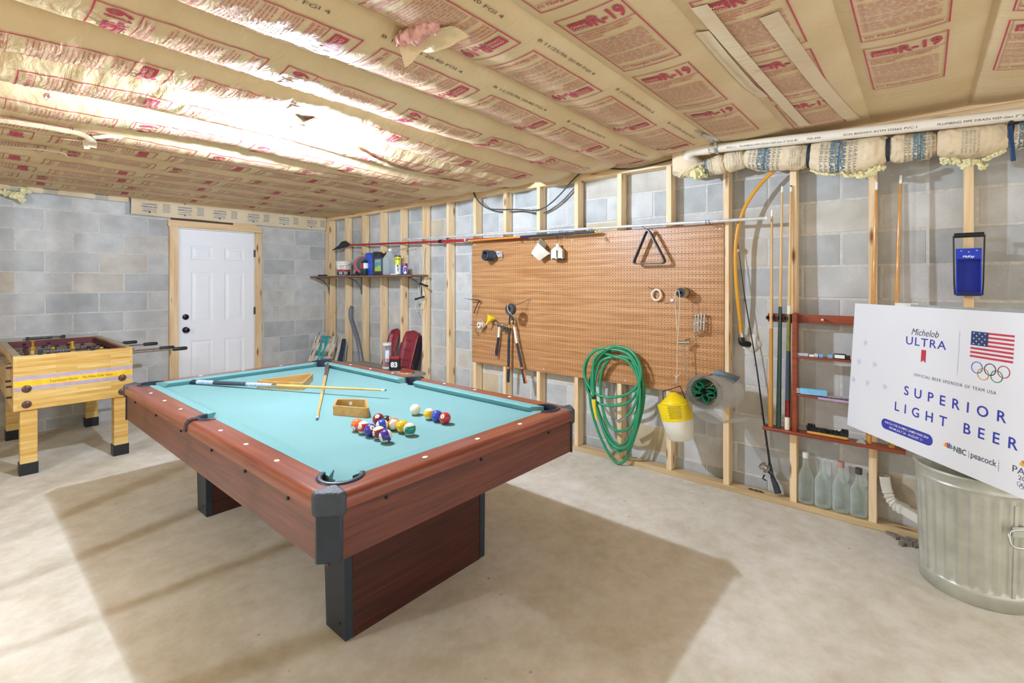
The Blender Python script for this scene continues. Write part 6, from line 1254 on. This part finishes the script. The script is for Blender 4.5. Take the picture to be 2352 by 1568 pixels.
for i, (u0, u1, rpx, rp2) in enumerate(segs):
    m = MB(); na, nb = 56, 56; ax = []
    for j in range(nb+1):
        f_ = j/nb; u = u0+(u1-u0)*f_; c = dpt(u); pm = px2m(c); e = min(f_, 1-f_); rad = (rpx+(rp2-rpx)*f_)/pm*(.62+.38*min(1, (e/.16))**.6)
        ax.append((c, rad))
    dirv = (ax[-1][0]-ax[0][0]).normalized(); s1 = dirv.cross(UP).normalized(); s2 = s1.cross(dirv)
    def wrinkle(a_, f_, c): return 1+.07*noise.noise((cos(a_)*1.6+i*7, sin(a_)*1.6, f_*5))+.045*noise.noise((a_*2.5+i, f_*14, 3))*(1+2*abs(f_-.5))-.035*abs(noise.noise((cos(a_)*4+i*3, sin(a_)*4, f_*11)))
    vs = []
    for j, (c, rad) in enumerate(ax):
        for k in range(na):
            a_ = 2*pi*k/na; r = rad*wrinkle(a_ if a_ < pi else 2*pi-a_, j/nb, c); r *= 1+ (.0 if sin(a_) > -.6 else .05)
            vs.append(c+(s1*cos(a_)*.9+s2*sin(a_))*r)
    m.add(vs, [(j*na+k, j*na+(k+1) % na, (j+1)*na+(k+1) % na, (j+1)*na+k) for j in range(nb) for k in range(na)]+[tuple(range(na))[::-1], tuple(nb*na+k for k in range(na))])
    sgm = m.build('wrap_segment', M_kraft2, t, smooth=70)
    # blue lettering wound round the segment
    vd = (CAM-ax[nb//2][0]); vd = (vd-dirv*vd.dot(dirv)).normalized(); va = atan2(vd.dot(s2), vd.dot(s1))
    L_ = (ax[-1][0]-ax[0][0]).length
    def dT(off, ax=ax, s1=s1, s2=s2, va=va, L_=L_, i=i):
        def fn(a, b):
            f_ = min(max((off+b)/L_, 0), 1); j = min(int(f_*nb), nb-1); fr_ = f_*nb-j; c = ax[j][0].lerp(ax[j+1][0], fr_); rad = ax[j][1]*(1-fr_)+ax[j+1][1]*fr_
            sg = -1 if s1.x*0+1 else 1
            an = va-a/rad*sgn_; aw = an % (2*pi); aw = aw if aw < pi else 2*pi-aw
            return c+(s1*cos(an)*.9+s2*sin(an))*(rad*1.012*wrinkle(aw, f_, c)+.0055)
        return fn
    sgn_ = 1
    tst = dT(L_*.5); sgn_ = 1 if tst(.03, 0).z < tst(-.03, 0).z else -1
    if i in (1, 3, 4, 5, 7):
        w_ = min(.20, 2.4*ax[nb//2][1]); T = dT(L_*{1: .25, 3: .30, 4: .36, 5: .62, 7: .25}[i]); k = min(1, L_/.28)
        mb = MB(); mg = MB()
        mb.text('GUARDIAN', T, .028*k, 0, .022*k, align='C', bold=.03, width=w_); mb.text('FIBERGLASS', T, .028*k, 0, -.03*k, align='C', bold=.03, width=w_*1.05)
        mb.grid(lambda p, q_: T(-w_*.5+w_*p, -.004*k+.020*k*q_), 12, 2)
        for j2, (s_, yy) in enumerate((('GUARDIAN', .055), ('GUARDIAN', .08), ('FIBERGLASS', -.056), ('FIBERGLASS', -.08))): MB().text(s_, T, .02*k, 0, yy*k, align='C', width=w_).build('grey_lettering', M_greyink, sgm, smooth=0)
        mb.build('blue_lettering', M_blueink, sgm, smooth=0)
        mt = MB(); mt.text('Build on us', lambda a, b: (lambda p, q_: p+(p-q_).normalized()*.002)(T(a, b), ax[nb//2][0]), .016*k, 0, .0*k, align='C', width=w_*.8); mt.build('pale_lettering', M_kraft2, sgm, smooth=0)
    if i in (2, 3, 6):
        T = dT(L_*{2: .6, 3: .78, 6: .42}[i]); mg = MB(); k = min(1, L_/.2)
        for j2, s_ in enumerate(('This vapor retarder facing', 'must not be left exposed', 'gypsum board or other', 'building materials. To prevent', 'fire and other sources of ignition')): mg.text(s_, T, .012*k, -.055, (.035-.015*j2)*k, width=.11)
        mg.build('small_print', M_greyink, sgm, smooth=0)
    # ties
for u, w_ in ((1861, .022), (2040, .02), (2318, .02)):
    c = dpt(u); pm = px2m(c); r = 26/pm; m = MB(); m.lathe([(r*.96, -w_/2), (r*1.04, -w_/2.5), (r*1.04, w_/2.5), (r*.96, w_/2)], 30, 0, c, (dpt(u+6)-dpt(u-6)).normalized().to_track_quat('Z', 'Y').to_matrix(), caps=False); m.build('black_strap', M_navy, t, smooth=40)
for u in (1666, 1713, 2152):
    c = dpt(u); pm = px2m(c); r = 17/pm; MB().tube([c+(dpt(u+5)-dpt(u-5)).normalized()*.004*sin(3*a_)+Vector((r*.95*cos(a_), 0, r*sin(a_))) for a_ in [2*pi*k/24 for k in range(24)]], .003, 6, closed=True).build('string_tie', M_cord, t, smooth=60)
for P, r, sd, am in ((((1572, 388), (1590, 398), (1605, 396), (1618, 388)), .03, 21, 1.4), (((1930, 398), (1975, 404), (2010, 392), (2035, 380)), .016, 22, 1.2), (((2160, 366), (2200, 374), (2240, 372), (2258, 381)), .018, 23, 1.2), (((2255, 368), (2285, 356), (2310, 345)), .010, 24, 1.2), (((1860, 388), (1880, 398), (1920, 401)), .008, 25, 1.1)):
    o = fluff('yellow_wool', [PX(u, v, XD-.05) for u, v in P], r, M_yelfl, t, sd, amp=am)
cable('gas_pipe', [PX(u, v, -.035) for u, v in ((1860, 330), (1900, 326), (1980, 312), (2090, 300), (2215, 284), (2352, 270), (2440, 262))], .014, 'yellow gas pipe running along the wall above the wrapped pipe', 'gas pipe', None, M_gas)
o = MB().box((-.056, PX(2218, 284, -.05).y-.008, PX(2218, 292, -.05).z), (-.015, PX(2218, 284, -.05).y+.008, PX(2218, 279, -.05).z+.01)).build('pipe_clip', M_black, None, loc=PX(2218, 285, -.05)); tag(o, 'black clip holding the yellow gas pipe to a stud', 'clip')
a = PX(2319, 288, -.19); b = PX(2328, 370, -.19); t = thing('hanging_lever', b, 'dark blue flat metal lever hanging from the wrapped pipe at the right edge', 'lever')
MB().bar(a, b, .018, .010, up=(1, .4, 0)).build('lever_bar', plain('dark_blue_steel', '2b4a78', .3, .4), t, bevel=.003); MB().tube(smoothpath([a, a+Vector((.02, -.01, .025)), a+Vector((.06, -.03, .02))], 4), .008, 8).build('hook_end', M_black, t)
# ================================================================ SIGN BOARD ON THE BIN
aL = radians(3.7); SB = PD(1946, 975, 2.78); SS = -FW; STv = (UP*cos(aL)+RT*sin(aL)); SN = -(SS.cross(STv)); SN = SN if SN.dot(RT) < 0 else -SN
def sT(k=0.0): return lambda a, b: SB+SS*a+STv*b+SN*k
SWD, SHT = 1.26, .70
t = thing('sponsor_sign', SB+SS*.6, 'large white printed beer sponsor sign resting on the metal bin', 'sign'); T3 = lambda a, b, z: SB+SS*a+STv*b+SN*z
MB().box((0, 0, -.006), (SWD, SHT, 0), T=T3).build('sign_board', plain('white_sign', 'e9ebef', .45, var=.015, scale=3), t)
M_sblue = plain('sign_blue', '3a3fa8', .45, var=.03); M_sgrey = plain('sign_grey', '55566a', .45); M_star = plain('sign_star', 'cfd1e0', .45, var=.02); M_sred = plain('sign_red', 'c63a4c', .45); M_snavy = plain('sign_navy', '27406e', .45)
T = sT(.0008); m = MB()
m.text('Michelob', T, .046, .403, .563, shear=.32, width=.152); m.build('script_lettering', M_sgrey, t, smooth=0)
MB().text('ULTRA', T, .056, .374, .513, width=.222, spacing=1.15, bold=.004).build('blue_lettering', M_sblue, t, smooth=0)
for s_, x0, y0_, w_ in (('SUPERIOR', .382, .263, .496), ('LIGHT BEER', .331, .172, .596)): 
    vs_, gl, gx0, gx1 = letter_islands(s_, bold=.012, spacing=1.9); k_ = w_/(gx1-gx0)
    for g_ in gl:
        ids = sorted({i for f in g_ for i in f}); mp_ = {q: r for r, q in enumerate(ids)}
        MB().add([T((vs_[i][0]-gx0)*k_+x0, vs_[i][1]*.063+y0_) for i in ids], [tuple(mp_[i] for i in f) for f in g_]).build('blue_letter', M_sblue, t, smooth=0)
m = MB(); m.text('OFFICIAL BEER SPONSOR OF TEAM USA', T, .0195, .434, .365, width=.398, spacing=1.25); m.build('grey_lettering', M_sgrey, t, smooth=0)
MB().add([T(.467, .497), T(.493, .497), T(.493, .437), T(.480, .447), T(.467, .437)], [(0, 1, 2, 3, 4)]).build('red_ribbon', M_sred, t, smooth=0)
MB().add([T(.6573, .607), T(.6587, .607), T(.6587, .414), T(.6573, .414)], [(0, 3, 2, 1)]).build('divider', plain('divider_grey', 'b9bac4', .5), t, smooth=0)
fx0, fx1, fz0, fz1 = .711, .889, .501, .611; fh = (fz1-fz0)/13; m = MB()
for k in range(0, 13, 2): z = fz1-fh*k; x_ = .783 if k < 7 else fx0; m.add([T(x_, z), T(fx1, z), T(fx1, z-fh), T(x_, z-fh)], [(0, 3, 2, 1)])
fl_ = m.build('flag_stripes', M_sred, t, smooth=0); MB().add([T(fx0, fz1), T(.785, fz1), T(.785, fz1-7*fh), T(fx0, fz1-7*fh)], [(0, 3, 2, 1)]).build('flag_canton', M_snavy, fl_, smooth=0)
def star(m, T, x, y, r, rot=0): m.add([T(x, y)]+[T(x+(r if k % 2 == 0 else r*.42)*sin(k*pi/5+rot), y+(r if k % 2 == 0 else r*.42)*cos(k*pi/5+rot)) for k in range(10)], [(0, 1+(k+1) % 10, 1+k) for k in range(10)])
m = MB(); T1 = sT(.0014)
for j, n in enumerate((3, 2, 3, 2, 3)):
    for k in range(n): star(m, T1, fx0+.0125+(.0245*k if n == 3 else .01225+.0245*k), fz1-.0075-.0112*j, .0042)
m.build('flag_stars', M_wht, fl_, smooth=0)
for (x, y, c) in ((.745, .460, '3f66c0'), (.801, .461, '26262c'), (.856, .461, 'c0324a'), (.773, .437, 'd39a3c'), (.829, .438, '2f8f5a')):
    m = MB(); r1, r2 = .0248, .0218; m.add([T1(x+r*cos(k*pi/24), y+r*sin(k*pi/24)) for r in (r1, r2) for k in range(48)], [(k, 48+k, 48+(k+1) % 48, (k+1) % 48) for k in range(48)]); m.build('ring', plain('ring_'+c, c, .45), t, smooth=0)
m = MB()
for (x, y) in ((.101, .484), (.063, .374), (.179, .377), (.028, .266), (.135, .269), (.258, .274)): star(m, T, x, y, .021, .15)
m.build('pale_stars', M_star, t, smooth=0)
pl = MB(); pl.add([T(x, y) for x, y in arc(.277, .0865, .026, pi/2, 3*pi/2, 10)+arc(.533, .0865, .026, -pi/2, pi/2, 10)], [tuple(range(22))[::-1]]); pl = pl.build('blue_pill', M_sblue, t, smooth=0)
m = MB(); m.text('WATCH THE OLYMPIC GAMES PARIS 2024', T1, .0155, .405, .0905, align='C', width=.262, bold=.008); m.text('FROM JULY 26 - AUGUST 11', T1, .0155, .405, .0705, align='C', width=.198, bold=.008); m.build('pill_lettering', M_wht, pl, smooth=0)
m = MB(); m.text('NBC', T, .034, .664, .079, width=.058, bold=.02); m.text('peacock', T, .036, .743, .081, width=.108, bold=.008); m.add([T(.7335, .105), T(.7348, .105), T(.7348, .074), T(.7335, .074)], [(0, 3, 2, 1)]); m.build('channel_lettering', M_sgrey, t, smooth=0)
for k, c in enumerate(('e3b23a', 'df7a34', 'c9364a', '7d4fa0', '3f7fc0', '3fa05a')):
    a_ = radians(160-28*k); m = MB(); cx_, cy2 = .638, .083; P = [(cx_, cy2)]+[(cx_+.024*cos(a_+d)*(1 if abs(d) < .15 else .92), cy2+.024*sin(a_+d)*(1 if abs(d) < .15 else .92)) for d in (-.2, -.1, 0, .1, .2)]
    m.add([T(*p) for p in P], [tuple(range(6))]); m.build('feather', plain('feather_'+c, c, .45), t, smooth=0)
for k, c in enumerate(('e3b23a', 'df7a34', 'c9364a', '7d4fa0', '3f7fc0')): m = MB(); m.add([T(.858+dx, .112-.010*k+dy) for dx, dy in ((0, 0), (.003, 0), (.003, -.005), (0, -.005))], [(0, 3, 2, 1)]); m.build('dot', plain('feather_'+c, c, .45), t, smooth=0)
m = MB(); m.text('PARIS', T, .036, .912, .088, width=.10); m.text('2024', T, .024, .935, .066, width=.055); m.build('event_lettering', M_sgrey, t, smooth=0)
for (x, y) in ((.94, .05), (.957, .05), (.974, .05), (.9485, .043), (.9655, .043)): m = MB(); m.add([T(x+r*cos(k*pi/12), y+r*sin(k*pi/12)) for r in (.0085, .0072) for k in range(24)], [(k, 24+k, 24+(k+1) % 24, (k+1) % 24) for k in range(24)]); m.build('small_ring', M_sgrey, t, smooth=0)
for k, c in enumerate(('e3b23a', 'df7a34', 'c9364a', '7d4fa0', '3f7fc0', '3fa05a')):
    a_ = radians(160-28*k); m = MB(); P = [(.965, .118)]+[(.965+.03*cos(a_+d), .118+.03*sin(a_+d)) for d in (-.2, -.1, 0, .1, .2)]; m.add([T(*p) for p in P], [tuple(range(6))]); m.build('feather', plain('feather_'+c, c, .45), t, smooth=0)
MB().add([T(.81, .09+.14), T(1.26, .33), T(1.26, .08)], [(0, 2, 1)]).build('pale_blue_wedge', plain('pale_lilac', 'dfe0f0', .45, var=.01), t, smooth=0) if False else None
# grey boards standing in the bin behind the sign
o = MB().box((.36, .02, -.030), (1.2, .712, -.022), T=T3).build('backing_board', plain('grey_board', 'a9a9a6', .7), None, loc=SB+SS*.8); tag(o, 'grey board standing behind the white sign, its top edge just showing', 'board')
c = sT(-.05)(.30, .70); o = MB().lathe([(0, -.5), (.045, -.5), (.045, 0), (.048, .0), (.048, .022), (0, .024)], 28, 0, c+Vector((.03, 0, -.006))).build('white_tube', M_white, None, loc=c, smooth=40); tag(o, 'white capped tube peeking out above the white sign', 'tube')
# ================================================================ GALVANISED BIN
BX, BY = -.34, -3.68; M_galv = plain('galvanised_steel', 'c2c4b8', .42, .5, var=.16, scale=9); t = thing('metal_bin', (BX, BY, 0), 'galvanised ribbed metal trash can standing under the white sign', 'trash can')
def ribr(a_, z):
    s_ = abs(((a_*30/(2*pi)) % 1)-.5)*2; w_ = max(0, min(1, (s_-.35)/.25)); k = max(0, min(1, (z-.065)/.02))*max(0, min(1, (.475-z)/.02)); return 1-.035*w_*k
pr_f = [(.0, .012), (.192, .012), (.198, 0), (.203, .004), (.205, .05), (.207, .06), (.203, .066)]+[(.202+.0145*(z-.07)/.4, z) for z in (.07, .085, .15, .25, .35, .45, .47)]+[(.216, .478), (.220, .486), (.214, .496), (.219, .510), (.222, .522), (.228, .530), (.222, .538), (.214, .530), (.210, .50), (.2, .3), (.19, .03), (0, .03)]
MB().lathe([(r_, z_*1.05) for r_, z_ in pr_f], 240, 0, (BX, BY, 0), rad=lambda a_, z: ribr(a_, z/1.05), caps=False).build('bin_body', M_galv, t, smooth=50)
ha = atan2(PZ(2352, 1205, .30).y-BY, PZ(2352, 1205, .30).x-BX)
hv = (CAM-V3((BX, BY, .3))); ha = atan2(hv.y, hv.x)
def img_u(p): q = p-CAM; return CU+FPX*q.dot(RT)/q.dot(FW)
ha = min([ha+k*.02 for k in range(-55, 56)], key=lambda a_: abs(img_u(Vector((BX+.22*cos(a_), BY+.22*sin(a_), .37)))-2347))
er = Vector((cos(ha), sin(ha), 0)); et = Vector((-sin(ha), cos(ha), 0)); hb = V3((BX, BY, .365))+er*.216; lf = et if et.dot(RT) < 0 else -et
MB().tube(smoothpath([hb+lf*-.0+er*.006+Vector((0, 0, .012)), hb+lf*.055+er*.012+Vector((0, 0, .008)), hb+lf*.07+er*.024+Vector((0, 0, -.025)), hb+lf*.05+er*.03+Vector((0, 0, -.052)), hb-lf*.05+er*.03+Vector((0, 0, -.052)), hb-lf*.07+er*.024+Vector((0, 0, -.025)), hb-lf*.055+er*.012+Vector((0, 0, .008)), hb+er*.006+Vector((0, 0, .012))], 5), .0045, 8).build('bail_handle', M_steel, t, smooth=60)
MB().bar(hb+lf*.04+er*.004, hb-lf*.04+er*.004, .006, .045).build('handle_bracket', M_galv, t, bevel=.003); sa = ha-.09 if lf.dot(et) < 0 else ha+.09
MB().bar(V3((BX, BY, .07))+Vector((cos(sa), sin(sa), 0))*.203, V3((BX, BY, .475))+Vector((cos(sa), sin(sa), 0))*.217, .012, .006, up=(cos(sa), sin(sa), 0)).build('seam', M_galv, t)
# ================================================================ BOTTLES ON THE SILL
M_glass = clear('bottle_glass', 'e8efea', alpha=.13); M_clear_dust = M_glass
bl = [(-2.925, .315, 'white', 'clear glass bottle with white cap, left end of the four on the sill plate'), (-3.018, .300, None, 'clear glass bottle without a cap, second of the four on the sill plate'), (-3.112, .300, 'pinkish', 'clear glass bottle with a worn pinkish cap, third of the four on the sill'), (-3.200, .282, 'dark', 'clear glass bottle with a dark cap, right end of the four on the sill')]
for (y, h, cap, lab) in bl:
    c = V3((.045, y, .038)); t = thing('glass_bottle', c, lab, 'bottle', 'glass bottles on the sill plate'); k = h/.3; r = .0445
    MB().lathe([(0, .006), (r*.8, .004), (r, .010), (r*1.0, .15*k), (r*.93, .17*k), (r*.6, .20*k), (r*.36, .222*k), (r*.31, .285*k), (r*.36, .287*k), (r*.36, h)], 36, 0, c, caps=False).build('glass_body', M_glass, t, smooth=50)
    if cap: MB().lathe([(r*.4, h-.03), (r*.41, h+.004), (0, h+.005)], 20, 0, c).build('screw_cap', {'white': M_white, 'pinkish': plain('worn_pink_cap', 'b98d86', .6, var=.3), 'dark': plain('dark_cap', '4a4546', .5)}[cap], t, smooth=40)
# ================================================================ DOWNSPOUT ELBOW AND RUBBLE
M_spout = plain('cream_painted_metal', 'd9d6c8', .4, var=.04)
sp_ = [PX(u, v, x) for u, v, x in ((2031, 1092, .035), (2036, 1120, .03), (2045, 1143, .02), (2060, 1160, .0), (2080, 1172, -.03), (2130, 1200, -.09), (2180, 1228, -.15))]
P = smoothpath(sp_, 8); m = MB(); vs = []; n = len(P); sec = roundpoly([(-.032, -.024), (.032, -.024), (.032, .024), (-.032, .024)], .008, 3)
for i, p in enumerate(P):
    tg = (P[min(i+1, n-1)]-P[max(i-1, 0)]).normalized(); a_ = Vector((1, .15, 0)); a_ = (a_-tg*a_.dot(tg)).normalized(); b_ = tg.cross(a_); sc = 1+(.10*(1 if (i//2) % 2 else -1) if 10 < i < 34 else 0)
    vs += [p+a_*q.x*sc+b_*q.y*sc*(1+.06*(1 if k % 3 == 0 else 0)) for k, q in enumerate(sec)]
ns = len(sec); m.add(vs, [(i*ns+k, i*ns+(k+1) % ns, (i+1)*ns+(k+1) % ns, (i+1)*ns+k) for i in range(n-1) for k in range(ns)])
o = m.build('downspout_elbow', M_spout, None, loc=sp_[-1], smooth=20); s_ = o.modifiers.new('s', 'SOLIDIFY'); s_.thickness = .002; tag(o, 'white corrugated downspout elbow lying between the wall and the bin', 'downspout')
rr = random.Random(15)
for i, (u, v) in enumerate(((2048, 1228), (2060, 1236), (2075, 1240), (2085, 1252), (2100, 1246), (2070, 1252), (2094, 1238), (2105, 1256))):
    c = PZ(u, v, 0); s_ = .012+.012*rr.random(); m = MB(); P5 = [(s_*(1+.5*rr.random())*cos(k*2*pi/6+rr.uniform(-.3, .3)), s_*(1+.5*rr.random())*sin(k*2*pi/6+rr.uniform(-.3, .3))) for k in range(6)]
    o = m.prism(P5, .0, .012+.01*rr.random(), T=lambda a, b, z: c+Vector((a, b, z))).build('rubble_chip', plain('grey_rubble', '8a8378', .95, var=.3), None, loc=c, bevel=.002, seg=1); tag(o, 'small grey mortar chip on the floor beside the metal bin', 'rubble', 'mortar chips beside the bin')
for i, (u, v) in enumerate(((1738, 1128), (1726, 1122), (1748, 1126))):
    c = PX(u, v, .03); c.z = .038; o = MB().prism([(-.02, -.006), (.0, -.012), (.02, 0), (.004, .010)], 0, .005, T=lambda a, b, z: c+Vector((b, a, z))).build('dead_leaf', plain('dark_debris', '4a443c', .9), None, loc=c); tag(o, 'dark dry scrap lying on the sill plate below the fishing rod', 'debris', 'dark scraps on the sill plate')
